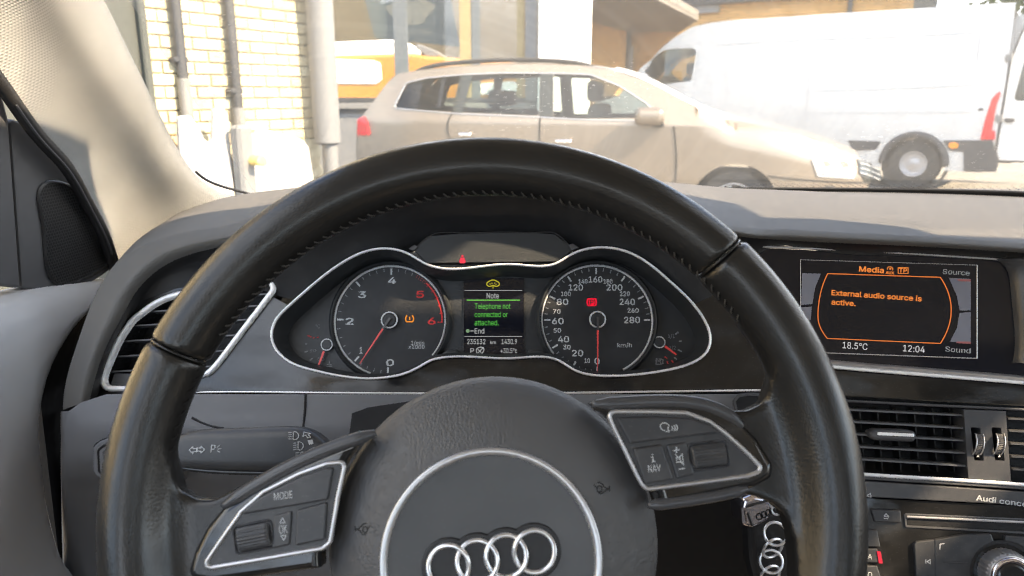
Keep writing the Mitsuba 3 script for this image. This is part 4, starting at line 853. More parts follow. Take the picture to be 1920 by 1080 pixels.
put('grille_edge', Dn.mesh(sweep2(gr, [(-.0015, 0), (-.0008, .0016), (.0008, .0014), (.0018, 0)], True, .0012)), 'm_black', 'driver_door__speaker_grille', smooth=50)
wf = rounded(Dn.uvs([(-90, 60), (0, 165), (15, 222), (38, 541), (0, 537), (-120, 530)], .002), .003)
put('window_frame', Dn.mesh(slab(wf, -.02, .003, .003)), 'm_sail', 'driver_door')
tag('driver_door', 'grey driver door panel with a small round-cornered speaker grille above', 'car door')
PST = [  # (left edge, crease, middle, shoulder, right edge) from the foot up, photo pixel and depth
    [(250, 560, .88), (320, 520, .915), (390, 490, .93), (450, 470, .95), (520, 440, .98)],
    [(222, 500, .86), (292, 440, .895), (355, 410, .91), (420, 395, .94), (493, 386, .985)],
    [(203, 440, .82), (266, 375, .855), (325, 352, .87), (372, 345, .90), (412, 361, .960)],
    [(176, 385, .79), (246, 325, .82), (298, 300, .83), (335, 293, .86), (362, 332, .925)],
    [(148, 332, .755), (222, 280, .785), (270, 250, .795), (303, 236, .82), (330, 285, .885)],
    [(118, 289, .725), (200, 240, .752), (244, 205, .762), (276, 180, .785), (303, 240, .845)],
    [(70, 235, .685), (165, 182, .712), (208, 145, .722), (238, 105, .745), (264, 163, .795)],
    [(0, 135, .635), (100, 85, .66), (148, 50, .67), (180, 0, .69), (206, 34, .735)],
    [(-95, 20, .58), (15, -35, .605), (70, -75, .613), (110, -120, .63), (150, -75, .675)],
    [(-240, -150, .51), (-110, -210, .53), (-50, -260, .54), (0, -310, .55), (70, -240, .60)]]
PST = [[r[0], (*r[1][:2], r[1][2] + .004), (*r[2][:2], r[2][2] - .001), *r[3:]] for r in PST]
PG = np.array([[atd(*q) for q in r] for r in PST])
from scipy.interpolate import CubicSpline
PGs = CubicSpline(np.arange(len(PG)), PG, axis=0)(np.linspace(0, len(PG) - 1, 90)); PGs = CubicSpline(np.arange(5), PGs, axis=1)(np.linspace(0, 4, 50))
uvp = np.stack(np.meshgrid(np.linspace(0, 1, 90) * 230, np.linspace(0, 1, 50) * 62, indexing='ij'), -1).reshape(-1, 2)
put('cover', loft(PGs), 'm_fabric', 'pillar_trim', smooth=True, uv=uvp)
sealp = PGs[6:, 0] + np.array([-.003, -.002, -.004]); put('seal', tube(sealp, .0065, 10), 'm_black', 'pillar_trim', smooth=True, label='black rubber door seal along the pillar')
put('seal_line', tube(sealp[10:60] + np.array([.0045, -.004, -.003]), .0014, 6), 'm_satin', 'pillar_trim__seal', smooth=True)
tag('pillar_trim', 'pale woven fabric trim on the windscreen pillar beside the door', 'pillar trim')
# windscreen: left edge along the pillar, foot across the dashboard
edge = np.array([PGs[k, -1] for k in range(10, 90)]); edge = edge + np.array([0, .006, .006])
foot_l = edge[0]
ns = 60; cx = .36
rowsW = []
lens = np.linspace(0, 1, 40)
for s in np.linspace(-1, 1, ns):
    x0 = cx + (cx - foot_l[0]) * s; b = np.array([x0, 1.30 - (1.30 - foot_l[1]) * abs(s) ** 3.2, -.158 + .014 * abs(s) ** 3])
    tpx = cx + (cx - edge[-1][0]) * s; t_ = np.array([tpx, .46 - (.46 - edge[-1][1]) * abs(s) ** 2.5, .256 - (.256 - edge[-1][2]) * abs(s) ** 2])
    row = []
    for q in lens:
        p_ = b * (1 - q) + t_ * q + np.array([0, .02, .03]) * math.sin(math.pi * q) * (1 - abs(s) ** 3)
        row.append(p_)
    rowsW.append(row)
rowsW = np.array(rowsW)
dust = dict(type='principledthin', base_color=rgb(.80, .80, .78), roughness=1.0, diff_trans=1.2, spec_trans=0.0, eta=1.05)
def film(p, n, uv):
    sp = smoothstep(.80, .90, noise(p.x * 260, p.y * 260, p.z * 260)); sm = fbm(p.x * 9, p.y * 9 + p.z * 9, 3.0, 3)
    q = dr.sqrt(dr.square(p.x + .30) + dr.square(p.y - 1.12) * 1.3 + dr.square(p.z + .1)); arc = fbm(q * 55, p.x * 2.0, 1.0, 3) * smoothstep(.12, .3, q)
    return .036 + .030 * sm + .012 * smoothstep(.45, .8, arc) + .12 * sp * smoothstep(.52, .75, fbm(p.x * 7, p.y * 7, p.z * 7, 2))
scene['m_windscreen'] = dict(type='blendbsdf', weight=mikit.proc(film), a=dict(type='thindielectric', int_ior=1.5), b=dust)
put('pane', loft(rowsW), 'm_windscreen', 'windscreen', smooth=True)
ed = curve(np.array([np.array(rowsW[k][0]) for k in range(ns)]), 140)
put('lower_edge', loft(np.stack([ed + [0, -.004, -.012], ed + [0, -.016, .000], ed + [0, -.014, .0035], ed + [0, -.004, .001]], 1)), 'm_black', 'windscreen', smooth=True, label='black band along the foot of the glass')
ms = []
for k in range(70, 140):
    for j in range(4):
        p_ = ed[k] + (ed[min(139, k + 1)] - ed[k]) * (j % 2) * .5 + np.array([0, -.019 - .004 * j, .006 + .0022 * j]); ms.append(trimesh.creation.icosphere(subdivisions=0, radius=.0016 - .0002 * j).apply_transform(np.diag([1, 1, .5, 1])).apply_translation(p_))
stuffpart(put('dot_band', cat(ms), 'm_black', 'windscreen', smooth=True))
put('side_edge', tube(edge[:20] + np.array([.002, -.004, .002]), .0017, 8), 'm_black', 'windscreen', smooth=True)
tag('windscreen', 'dusty curved windscreen over the dashboard', 'windscreen')
# mirror and cabin shell around the viewer
put('mirror', cat([rbox(.23, .06, .085, .02, (.49, .555, .13)), rbox(.09, .16, .07, .02, (.47, .62, .165))]), 'm_black', 'cabin_shell')
put('added_visor', cbox(.54, .29, .014, .005).apply_transform(trimesh.transformations.rotation_matrix(math.radians(-25.6), [1, 0, 0])).apply_translation([.03, .535, .192]), 'm_headliner', 'cabin_shell')  # unseen visor, added to keep the sun off door, speaker and dials
put('roof', cat([cbox(1.30, 2.6, .05, .02, (.36, -.86, .285))]), 'm_headliner', 'cabin_shell')
put('pillar', tube([(1.10, .98, -.15), (1.05, .65, .08), (.98, .45, .26)], .045, 10), 'm_headliner', 'cabin_shell')
for x in (-.50, 1.22): put('post', tube([(x, -.55, -.9), (x, -.50, -.2), (x * .9 + .036, -.35, .26)], .07, 10), 'm_headliner', 'cabin_shell')
put('cant_rail', cbox(.10, 2.5, .12, .03, (1.06, -.72, .20)), 'm_headliner', 'cabin_shell')
put('passenger_door', cbox(.10, 1.9, .7, .03, (1.22, -.15, -.68)), 'm_door', 'cabin_shell')
put('rear_door', cbox(.08, 1.2, .8, .03, (-.54, -1.5, -.60)), 'm_door', 'cabin_shell'); put('rear_door', cbox(.08, 1.2, .8, .03, (1.26, -1.5, -.60)), 'm_door', 'cabin_shell')
put('floor', cbox(1.9, 3.4, .06, .02, (.36, -.5, -1.0)), 'm_carpet', 'cabin_shell')
put('seat', cat([rbox(.50, .16, .62, .07, (.72, -.42, -.35)), rbox(.50, .55, .18, .07, (.72, -.10, -.68)), rbox(.26, .10, .18, .04, (.72, -.46, .04))]), 'm_seatcloth', 'cabin_shell')
put('rear_seat', cat([rbox(1.35, .18, .62, .07, (.36, -1.75, -.40)), rbox(1.35, .5, .2, .07, (.36, -1.45, -.72))]), 'm_seatcloth', 'cabin_shell')
structure('cabin_shell')

# ================================================================== THE YARD OUTSIDE
GZ = -1.3
mat('m_ground', dict(type='diffuse', reflectance=mikit.proc(lambda p, n, uv: mix((.17, .165, .15), (.24, .23, .21), fbm(p.x * 1.5, p.y * 1.5, 0, 4)) * (.85 + .3 * noise(p.x * 60, p.y * 60, 0)))))
put('car_park', cbox(160, 160, .3, 0, (20, 40, GZ - .15)), 'm_ground'); structure('car_park')
mat('m_mortar', dict(type='diffuse', reflectance=rgb(.42, .39, .30)))
for k, c in enumerate(((.46, .40, .27), (.50, .45, .32), (.43, .36, .23))):
    mat(f'm_brick{k}', dict(type='diffuse', reflectance=mikit.proc(lambda p, n, uv, c=c: mi.Color3f(*c) * (.72 + .4 * fbm(p.x * 25, p.y * 25, p.z * 25, 3) + .2 * fbm(p.x * 3, p.y * 3, p.z * 1.2, 3)))))
mat('m_pipe', princ((.034, .035, .037), .5))
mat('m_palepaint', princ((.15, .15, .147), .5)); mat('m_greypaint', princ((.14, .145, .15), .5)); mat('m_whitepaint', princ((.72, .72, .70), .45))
mat('m_darkdoor', princ((.045, .050, .046), .6)); mat('m_whiteplastic', princ((.30, .30, .295), .4)); mat('m_yellow', princ((.55, .42, .12), .5))
mat('m_olive', dict(type='diffuse', reflectance=mikit.proc(lambda p, n, uv: mi.Color3f(.095, .08, .05) * (.8 + .4 * fbm(p.x * 3, p.z * 8, p.y, 3)))))
def courses(p, n, uv):
    z = p.z / .075; row = dr.floor(z); x = (p.x * .9 + p.y * .5) / .225 + .5 * (row - 2 * dr.floor(row / 2)); fx, fz = x - dr.floor(x), z - row
    j = dr.select((fx < .05) | (fz < .14), 0.0, 1.0)
    return mix((.25, .17, .08), mi.Color3f(.46, .27, .10) * (.82 + .36 * mikit.cell_rand(dr.floor(x), row, 0)), j)
mat('m_tanbrick', dict(type='diffuse', reflectance=mikit.proc(courses)))
mat('m_soffit', princ((.05, .042, .031), .7)); mat('m_fasciapale', princ((.12, .11, .095), .6)); mat('m_fasciadark', princ((.045, .045, .045), .6)); mat('m_roofsheet', princ((.22, .22, .22), .5)); mat('m_timber', princ((.26, .20, .09), .6))
scene['m_pane'] = dict(type='thindielectric', int_ior=1.5); scene['m_tint'] = dict(type='thindielectric', int_ior=1.5, specular_transmittance=rgb(.82, .88, .82), specular_reflectance=.4); mat('m_skyglass', princ((.50, .52, .52), .18, .6, .35))  # estate windscreen material: bright sky reflection painted into its base colour
mat('m_poster', dict(type='diffuse', reflectance=rgb(.085, .11, .115))); mat('m_cream', dict(type='diffuse', reflectance=rgb(.26, .245, .19)))
mat('m_orange', princ((.42, .185, .022), .35)); mat('m_tyre', princ((.02, .02, .02), .8)); mat('m_glassdark', princ((.02, .024, .022), .08)); mat('m_rim', princ((.35, .35, .36), .35, .5, .6))

# brick wall on the left, in courses
B = Frame((-2.21, 4.7, 0), (.53, .85, 0), (0, 0, 1))
u0, u1 = B.uv(266, 60)[0], B.uv(588, 60)[0]
put('wall', B.mesh(cbox(u1 - u0, 4.2, .22, 0, ((u0 + u1) / 2, GZ + 2.1, -.122))), 'm_mortar', 'brick_wall')
put('wall', B.mesh(cbox(9.0, 4.2, .22, 0, (u0 - 1.25 - 4.5, GZ + 2.1, -.11))), 'm_brick0', 'brick_wall')
r_ = random.Random(3)
bw, bh, cz = .215, .065, .075
for row in range(int((.95 - GZ) / cz)):
    z = GZ + row * cz + .005; x = u0 - (.1125 if row % 2 else 0)
    while x < u1 - .02:
        a_, b_ = max(x, u0), min(x + bw, u1)
        if b_ - a_ > .04:
            d = r_.uniform(0, .004); put('brick', B.mesh(cbox(b_ - a_, bh, .024, .003, ((a_ + b_) / 2, z + bh / 2, -.008 + d))), f'm_brick{r_.randrange(3)}', 'brick_wall', smooth=False)
        x += .225
tag('brick_wall', 'pale yellow brick wall in full sun on the left', 'brick wall')
put('leaf', B.mesh(cbox(1.2, 3.2, .06, .01, (u0 - .62, GZ + 1.6, .0))), 'm_darkdoor', 'grey_door'); put('frame', B.mesh(cbox(.05, 3.2, .10, .01, (u0 + .005 - .03, GZ + 1.6, .02))), 'm_darkdoor', 'grey_door')
tag('grey_door', 'dark grey green door between the pillar and the brick wall', 'door')
def pipe(px, lab, seam):
    u = B.uv(px, 100, .046)[0]; zs = B.uv(px + 12, seam, .046)[1]
    put('pipe', B.mesh(tube([(u, zs, .046), (u, 1.6, .046)], .034, 16)), 'm_pipe', n_ := free('downpipe'), smooth=40)
    put('sunlit_pipe', B.mesh(tube([(u, GZ, .046), (u, zs + .01, .046)], .039, 16)), 'm_palepaint', n_, smooth=40, label='lower length of the pipe, painted pale for the sunlight on it')  # pale colour stands in for sunlight on the lower pipe
    for z in (zs + .12, zs + .9): put('bracket', B.mesh(cbox(.10, .035, .07, .008, (u - .01, z, .035))), 'm_pipe', n_)
    tag(n_, lab, 'downpipe', 'downpipes on the brick wall')
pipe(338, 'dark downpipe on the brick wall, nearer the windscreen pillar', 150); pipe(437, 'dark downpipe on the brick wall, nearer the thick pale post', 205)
# white panels leaning at the foot of the wall
def lean(name, px, w, lab, m_='m_whiteplastic', th=.03, tiltw=.12):
    p = rounded(B.uvs(px, w), .025); m = slab(p, 0, th, .012); v, f = trimesh.remesh.subdivide_to_size(m.vertices, m.faces, .15); v = v.copy(); v[:, 2] += w - tiltw * (v[:, 1] - GZ) + .05 * np.sin(v[:, 0] * 4) * .4
    put('sheet', B.mesh(tm(v, f)), m_, name); return name
lean('white_panel', [(255, 206), (322, 206), (332, 300), (345, 480), (240, 480)], .34, ''); tag('white_panel', 'white plastic panel leaning on the wall right beside the windscreen pillar', 'panel')
n_ = lean('white_panel_001', [(356, 218), (378, 217), (392, 240), (400, 262), (414, 270), (420, 205), (438, 200), (446, 216), (448, 470), (352, 470)], .30, ''); tag(n_, 'white plastic panel with a notched top edge between the two downpipes', 'panel')
n_ = lean('white_panel_002', [(462, 240), (484, 240), (492, 262), (500, 243), (530, 246), (586, 262), (598, 275), (612, 470), (462, 470)], .30, ''); tag(n_, 'large white plastic panel with a sloping top, right of the second downpipe', 'panel')
lean('yellow_tub', [(476, 310), (481, 296), (488, 290), (497, 293), (503, 312)], .42, '', 'm_yellow', .10); put('base', B.mesh(cbox(.12, .7, .1, .02, (*(B.uv(489, 340, .45)), .30))), 'm_greypaint', 'yellow_tub'); tag('yellow_tub', 'small yellow topped grey tub in front of the large white panel', 'tub')
# thick pale post
pp = at(607, 150, 5.75)
put('sleeve', tube([(pp[0], pp[1], at(622, 268, 5.69)[2]), (pp[0], pp[1], 2.2)], .098, 28), 'm_greypaint', 'steel_post', smooth=40, label='wide upper sleeve of the post')
put('collar', tube([(pp[0], pp[1], at(622, 268, 5.69)[2] - .012), (pp[0], pp[1], at(622, 268, 5.69)[2] + .004)], .082, 28), 'm_pipe', 'steel_post', smooth=40)
put('shaft', tube([(pp[0] + .015, pp[1], GZ), (pp[0] + .015, pp[1], at(622, 268, 5.69)[2])], .058, 24), 'm_greypaint', 'steel_post', smooth=40)
tag('steel_post', 'thick pale grey post with a wide sleeve, left of the parked estate car', 'post')

# shopfront
G_ = tilt_frame(at(800, 150, 10.5), 0, 0)
def gb(px0, py0, px1, py1, d0, d1, m_, nm, par='shopfront', lab=None):
    a_, b_ = G_.uv(px0, py1), G_.uv(px1, py0); return put(nm, G_.mesh(cbox(b_[0] - a_[0], b_[1] - a_[1], d1 - d0, .006, ((a_[0] + b_[0]) / 2, (a_[1] + b_[1]) / 2, (d0 + d1) / 2))), m_, par, label=lab)
mat('m_mullion', princ((.085, .10, .11), .4))
gb(743, -250, 754, 190, -.02, .03, 'm_mullion', 'mullion'); gb(864, -250, 885, 190, -.07, .05, 'm_timber', 'mullion', lab='timber coloured post'); gb(886, -250, 897, 190, -.06, .06, 'm_mullion', 'mullion'); gb(969, -250, 983, 190, -.07, .05, 'm_timber', 'mullion'); gb(984, -250, 1009, 190, -.06, .07, 'm_greypaint', 'mullion')
gb(560, 183, 1010, 193, -.05, .06, 'm_pipe', 'sill'); gb(560, 193, 1010, 204, -.05, .09, 'm_palepaint', 'sill'); gb(560, 204, 1010, 211, -.05, .05, 'm_pipe', 'sill')
gb(560, 211, 1010, 345, -.06, .02, 'm_greypaint', 'lower_panel')
for x0, x1 in ((600, 741), (756, 864), (897, 969)): put('pane', G_.mesh(plate(G_.uvs([(x0, -250), (x1, -250), (x1, 184), (x0, 184)]), 0)), 'm_pane', 'shopfront')
tag('shopfront', 'glazed shopfront with pale mullions behind the parked estate car', 'shopfront')
put('white_column', G_.mesh(cbox(.67, 4.6, .5, .01, (G_.uv(1055, 100)[0], GZ - G_.o[2] + 2.3, .20))), 'm_whitepaint'); tag('white_column', 'broad white column between the shopfront and the tan building', 'column')
P_ = tilt_frame(at(775, 40, 11.0), 0, 0)
put('board', P_.mesh(slab(P_.uvs([(672, -60), (684, 0), (703, 72), (752, 76), (862, 88), (846, 0), (838, -60)]), -.02, 0, .003)), 'm_poster', 'poster')
cc = P_.uv(772, -12, 0); fanp = [cc + .10 * np.array([math.cos(g), math.sin(g)]) for g in np.radians(np.linspace(205, 335, 20))] + [cc + (.36 + .05 * (g < 300)) * np.array([math.cos(math.radians(g)), math.sin(math.radians(g))]) for g in np.linspace(335, 205, 20)]
put('fan_print', P_.mesh(extr(Polygon(fanp).buffer(0), .001, .003)), 'm_cream', 'poster'); put('line_print', strokes(P_, [[(745, 58), (800, 55)], [(752, 64), (812, 60)]], .001, 1.5, .002), 'm_cream', 'poster')
put('print_spokes', P_.mesh(extr(ops.unary_union([LineString([cc + .12 * np.array([math.cos(g), math.sin(g)]), cc + .40 * np.array([math.cos(g), math.sin(g)])]).buffer(.004) for g in np.radians([225, 248, 270, 292, 312])]), .003, .0045)), 'm_poster', 'poster')
tag('poster', 'slanting blue grey poster with a cream fan shape behind the shop glass', 'poster')
O_ = tilt_frame(at(780, 130, 13.0), 0, 0)
def ob(px, d0, d1, m_, nm, b=.05, lab=None): return put(nm, O_.mesh(slab(rounded(O_.uvs(px), .05), d0, d1, b, 3)), m_, 'reflected_truck', label=lab)  # truck set behind the panes to stand in for a reflection in them
ob([(520, 108), (640, 104), (765, 100), (800, 105), (860, 109), (975, 116), (990, 126), (994, 262), (520, 262)], -1.9, 0, 'm_orange', 'body')
ob([(540, 82), (640, 77), (735, 73), (757, 76), (800, 104), (700, 110), (540, 112)], -1.8, -.08, 'm_whitepaint', 'cab_roof', lab='white cab roof')
ob([(757, 77), (785, 82), (850, 107), (800, 106)], -1.75, -.12, 'm_greypaint', 'windscreen', .02)
ob([(610, 110), (700, 113), (714, 118), (717, 150), (705, 158), (610, 157)], -.1, .02, 'm_whitepaint', 'white_patch', .01, 'side window with its glare painted white'); ob([(895, 157), (960, 152), (970, 156), (968, 175), (900, 178)], -.1, .02, 'm_whitepaint', 'white_patch', .01); ob([(772, 150), (808, 151), (815, 156), (812, 164), (775, 162)], -.1, .02, 'm_whitepaint', 'white_patch', .01)  # overexposed window brightness painted as white pieces on the truck side
for x in (640, 900): put('wheel', O_.mesh(tube([(O_.uv(x, 270)[0], GZ - O_.o[2] + .4, -.25), (O_.uv(x, 270)[0], GZ - O_.o[2] + .4, .02)], .40, 24)), 'm_tyre', 'reflected_truck', smooth=40)
tag('reflected_truck', 'orange truck with a white cab roof, added behind the shopfront glass as its reflection', 'truck')
put('wall', cbox(5.4, .3, 6.0, 0, (-1.6, 17.5, GZ + 3.0)), 'm_olive', 'rear_building'); tag('rear_building', 'olive brown building seen through the shopfront glass', 'building')

# tan building with canopy on the right
ZS = 1.45
def wallseg(a_, b_, z0, z1, m_, par, nm='wall', th=.25):
    a_, b_ = np.array(a_, float), np.array(b_, float); d = unit(b_ - a_); nrm = np.array([d[1], -d[0]])
    q = [a_, b_, b_ - nrm * th, a_ - nrm * th]; m = extr(Polygon(q), z0, z1); return put(nm, m, m_, par)
wallseg((1.15, 15.2), (2.86, 19.0), GZ, ZS, 'm_tanbrick', 'tan_building'); wallseg((2.86, 19.0), (5.0, 18.2), GZ, ZS, 'm_tanbrick', 'tan_building')
put('soffit', extr(Polygon([(1.25, 11.2), (1.9, 11.5), (3.7, 15.7), (3.95, 18.6), (3.0, 19.4), (.9, 15.6)]), ZS, ZS + .06), 'm_soffit', 'tan_building', label='dark underside of the canopy')
for a_, b_ in (((1.2, 11.2), (1.9, 11.5)), ((1.9, 11.5), (3.7, 15.7)), ((3.7, 15.7), (3.95, 18.6))): wallseg(a_, b_, ZS - .03, ZS + .16, 'm_fasciapale', 'tan_building', 'fascia', .06)
put('roof', extr(Polygon([(1.25, 11.3), (1.85, 11.6), (3.65, 15.8), (3.9, 18.6), (3.0, 19.4), (.9, 15.6)]), ZS + .13, ZS + .17), 'm_roofsheet', 'tan_building')
for px, py, Y in ((1163, 59, 17.2), (1239, 70, 18.0)):
    p_ = at(px, py, Y); put('downlight', tube([(p_[0], Y, ZS - .04), (p_[0], Y, ZS + .01)], .10, 16), 'm_cream', 'tan_building', smooth=40)
cp = np.array([2.82, 18.75]); put('corner_pipe', tube([(*cp, GZ), (*cp, ZS - .35)], .09, 14), 'm_palepaint', 'tan_building', smooth=40); put('corner_post', cbox(.25, .2, ZS - GZ, .01, (2.72, 18.8, (ZS + GZ) / 2)), 'm_pipe', 'tan_building')
tag('tan_building', 'tan brick building under a dark canopy between the white column and the van', 'building')
wallseg((3.6, 20.2), (8.6, 17.0), GZ, 2.15, 'm_tanbrick', 'long_building'); wallseg((8.6, 17.0), (9.0, 16.8), GZ, 2.35, 'm_darkdoor', 'long_building', 'end_post')
wallseg((3.4, 20.1), (8.8, 16.65), 2.12, 2.34, 'm_fasciadark', 'long_building', 'gutter', .16); wallseg((3.55, 20.12), (5.0, 19.2), 1.93, 2.11, 'm_palepaint', 'long_building', 'sign_strip', .08)
for t_ in (.78,): put('downpipe', tube([(3.6 + 5 * t_, 20.1 - 3.2 * t_, GZ), (3.6 + 5 * t_, 20.1 - 3.2 * t_, 2.2)], .05, 10), 'm_pipe', 'long_building', smooth=40)
a_, b_ = np.array([3.3, 20.0, 2.34]), np.array([8.9, 16.5, 2.34]); up = np.array([1.6, 2.6, .95])
put('roof', loft(np.array([[a_, a_ + up], [b_, b_ + up]])), 'm_roofsheet', 'long_building', label='pale sheet roof'); tag('long_building', 'long building with a dark gutter and pale roof behind the white van', 'building')

# ------------------------------------------------------------------ parked estate car
mat('m_carpaint', princ((.235, .195, .15), .36, .5, .65, clearcoat=1.0, clearcoat_gloss=.95))
mat('m_lensgrey', princ((.30, .31, .32), .12)); mat('m_seatdark', princ((.03, .03, .03), .8)); mat('m_redlens', princ((.55, .015, .02), .15)); mat('m_clearlens', princ((.62, .63, .64), .12)); mat('m_amber', princ((.8, .25, .01), .2))
class Car:
    """A body from a side outline: the two sides follow a width function, the top is drawn between them."""
    def __init__(s, name, o, ex, wid, wfn): s.n, s.F, s.wid, s.wf = name, Frame(o, ex, (0, 0, 1)), wid, wfn
    def loc(s, px, py):
        w = 0.0
        for _ in range(8): p = s.F.uv(px, py, w); w = float(s.wf(p[0], p[1]))
        return p
    def locs(s, pts): return np.array([s.loc(*p) for p in pts])
    def side(s, poly, far=False, dw=0.0, edge=.12, th=0.0):
        v, f = tri(poly) if not hasattr(poly, 'geoms') else tri(max(poly.geoms, key=lambda g: g.area)); v3, f = trimesh.remesh.subdivide_to_size(np.c_[v, np.zeros(len(v))], f, edge)
        w = s.wf(v3[:, 0], v3[:, 1]) + dw; w = -s.wid - w if far else w; return s.F.mesh(tm(np.c_[v3[:, :2], w], f))
    def top(s, pts, crown=.03, n=17, inset=0.0):
        pts = curve(pts, 40) if len(pts) > 2 else np.array([pts[0] * (1 - t) + pts[1] * t for t in np.linspace(0, 1, 12)]); t = np.linspace(-1, 1, n); G = []
        tan = np.gradient(pts, axis=0); nr = np.c_[-tan[:, 1], tan[:, 0]]; nr /= np.linalg.norm(nr, axis=1, keepdims=True); nr *= np.sign(nr @ np.array([0.0, 1.0]) + 1e-6)[:, None] if abs(nr[:, 1]).min() > .05 else 1
        for (x, z), q in zip(pts, nr):
            w0 = float(s.wf(x, z)); c = -s.wid / 2; row = []
            for a in t:
                b = np.sign(a) * (1 - (1 - abs(a)) ** 1.0); k = crown * (1 - abs(a) ** 2.6); row.append((x + q[0] * k, z + q[1] * k, c + (w0 - c) * b))
            G.append(row)
        return s.F.mesh(loft(np.array(G)))
    def strip(s, px, r, dw=.004, loc=None):
        p = curve(s.locs(px) if loc is None else loc, 30) if len(px) > 2 else np.array([s.loc(*px[0]) * (1 - t) + s.loc(*px[1]) * t for t in np.linspace(0, 1, 8)])
        return s.F.mesh(tube(np.c_[p, s.wf(p[:, 0], p[:, 1]) + dw], r, 8))
    def pad(s, px, m_, nm, th=.02, lab=None, par=None):
        q = rounded(s.locs(px), .012); m = slab(q, 0, th, min(.008, th * .6)); v, f = trimesh.remesh.subdivide_to_size(m.vertices, m.faces, .12); v = v.copy(); v[:, 2] += s.wf(v[:, 0], v[:, 1]) - .006
        return put(nm, s.F.mesh(tm(v, f)), m_, par or s.n, label=lab)
    def wheel(s, x, r, rr, wd=.22, spokes=7, steel=False, R=None):
        w0 = float(s.wf(x, r)) - .03; c = np.array([x, r]); r = R or r
        t = lathe([(rr, -wd), (r * .9, -wd), (r, -wd * .85), (r, -.03), (r * .95, -.004), (rr * 1.06, 0), (rr, -.012)], 40); t.apply_translation([*c, w0]); k = put('tyre', s.F.mesh(t), 'm_tyre', s.n, smooth=40)
        d = [lathe([(.001, -.03), (rr * .3, -.035), (rr * .55, -.05), (rr * .8, -.04), (rr * .92, -.012), (rr, -.010)] if steel else [(rr * .84, -.05), (rr * .92, -.012), (rr, -.012)], 40)]
        if not steel:
            d.append(lathe([(.001, -.02), (.05, -.022), (.065, -.04)], 24))
            for j in range(spokes): g = 2 * math.pi * j / spokes; d.append(cbox(rr * .86, .045, .02, .006, (rr * .45, 0, -.03)).apply_transform(trimesh.transformations.rotation_matrix(g, [0, 0, 1])))
        m = cat(d); m.apply_translation([*c, w0]); put('rim', s.F.mesh(m), 'm_rim', k, smooth=40)
        b = lathe([(.001, -.10), (rr * .95, -.10)], 24); b.apply_translation([*c, w0]); put('brake', s.F.mesh(b), 'm_tyre', k)
YA = math.radians(10.5)
def ew(x, z):
    x, z = np.asarray(x, float), np.asarray(z, float); zb = 1.03 + .025 * (3.6 - x) / 3.0
    w = -.36 * np.clip(z - zb, 0, 1) - .02 * np.clip(zb - z, 0, 1) ** 2 * 3
    zh = np.interp(x, [2.9, 3.48, 3.77, 4.09, 4.39, 4.67], [1.35, 1.09, 1.03, .96, .87, .76]); w = w - .13 * np.clip((z - zh + .24) / .24, 0, 1.2) ** 2 * np.clip((x - 3.2) / .35, 0, 1)
    w = w - .50 * np.clip((x - 3.75) / 1.0, 0, 1.1) ** 2.3 - .14 * np.clip((.6 - x) / .6, 0, 1) ** 2
    return w
K = Car('estate_car', (-1.53, 7.30, GZ), (math.cos(YA), -math.sin(YA), 0), 1.82, ew)
rear = [(668, 246), (673, 224), (684, 211), (702, 188), (724, 158), (744, 139)]; roof = [(744, 139), (800, 131), (870, 125), (940, 121), (1010, 120), (1080, 123), (1150, 132)]; ws_ = [(1150, 132), (1210, 151), (1270, 182), (1330, 212), (1366, 224)]; hood = [(1366, 224), (1430, 237), (1500, 254), (1560, 272), (1608, 292)]
R_, RO, WI, HO = K.locs(rear), K.locs(roof), K.locs(ws_), K.locs(hood)
xr = R_[0, 0]; xf = HO[-1, 0]
nose = np.array([HO[-1], [xf + .09, HO[-1, 1] - .09], [xf + .13, .68], [xf + .15, .50], [xf + .10, .28]])
bum = np.array([[xr + .05, .28], [xr - .06, .36], [xr - .07, .55], [xr - .02, .68], R_[0]])
out = np.vstack([bum, R_[1:], RO[1:], WI[1:], HO[1:], nose[1:], [[xf - .2, .2], [xr + .4, .22]]])
fx = K.loc(1378, 345)[0]; rx = fx - 2.71
arch = lambda x: Point(x, .33).buffer(.375, quad_segs=12)
QW = K.locs([(740, 203), (763, 157), (802, 148), (864, 142), (849, 210)]); RW = K.locs([(884, 141.5), (1012, 137), (1010, 217), (865, 211)]); FW = K.locs([(1038, 139.5), (1106, 142), (1160, 163), (1206, 192), (1238, 221), (1038, 223)])
wins = [Polygon(rounded(q, .02)) for q in (QW, RW, FW)]
body = Polygon(out).buffer(0)
for h in wins + [arch(fx), arch(rx)]: body = body.difference(h)
for far in (False, True): put('side', K.side(body, far, edge=.06), 'm_carpaint', 'estate_car', smooth=40)
for far in (False, True):
    for q in wins: put('side_window', K.side(q, far, -.012), 'm_tint', 'estate_car')
put('roof', K.top(RO, .035), 'm_carpaint', 'estate_car', smooth=True); put('windscreen', K.top(WI, .05), 'm_skyglass', 'estate_car', smooth=True); put('bonnet', K.top(HO, .05), 'm_carpaint', 'estate_car', smooth=True)
put('nose', K.top(nose, .0), 'm_carpaint', 'estate_car', smooth=True); put('rear_window', K.top(R_[2:], .03), 'm_glassdark', 'estate_car', smooth=True); put('tailgate', K.top(np.vstack([bum, R_[1:3]]), .0), 'm_carpaint', 'estate_car', smooth=True)
put('underbody', K.F.mesh(cbox(4.3, .3, 1.55, .05, (xr + 2.35, .36, -.91))), 'm_seatdark', 'estate_car')
wr_ = resample(rounded(K.locs([(738, 203), (762, 155.5), (802, 146), (870, 140), (940, 137), (1060, 138), (1108, 140.5), (1162, 161.5), (1208, 191.5), (1243, 222), (1240, 227), (1120, 226), (1012, 220), (850, 213)]), .02), 160)
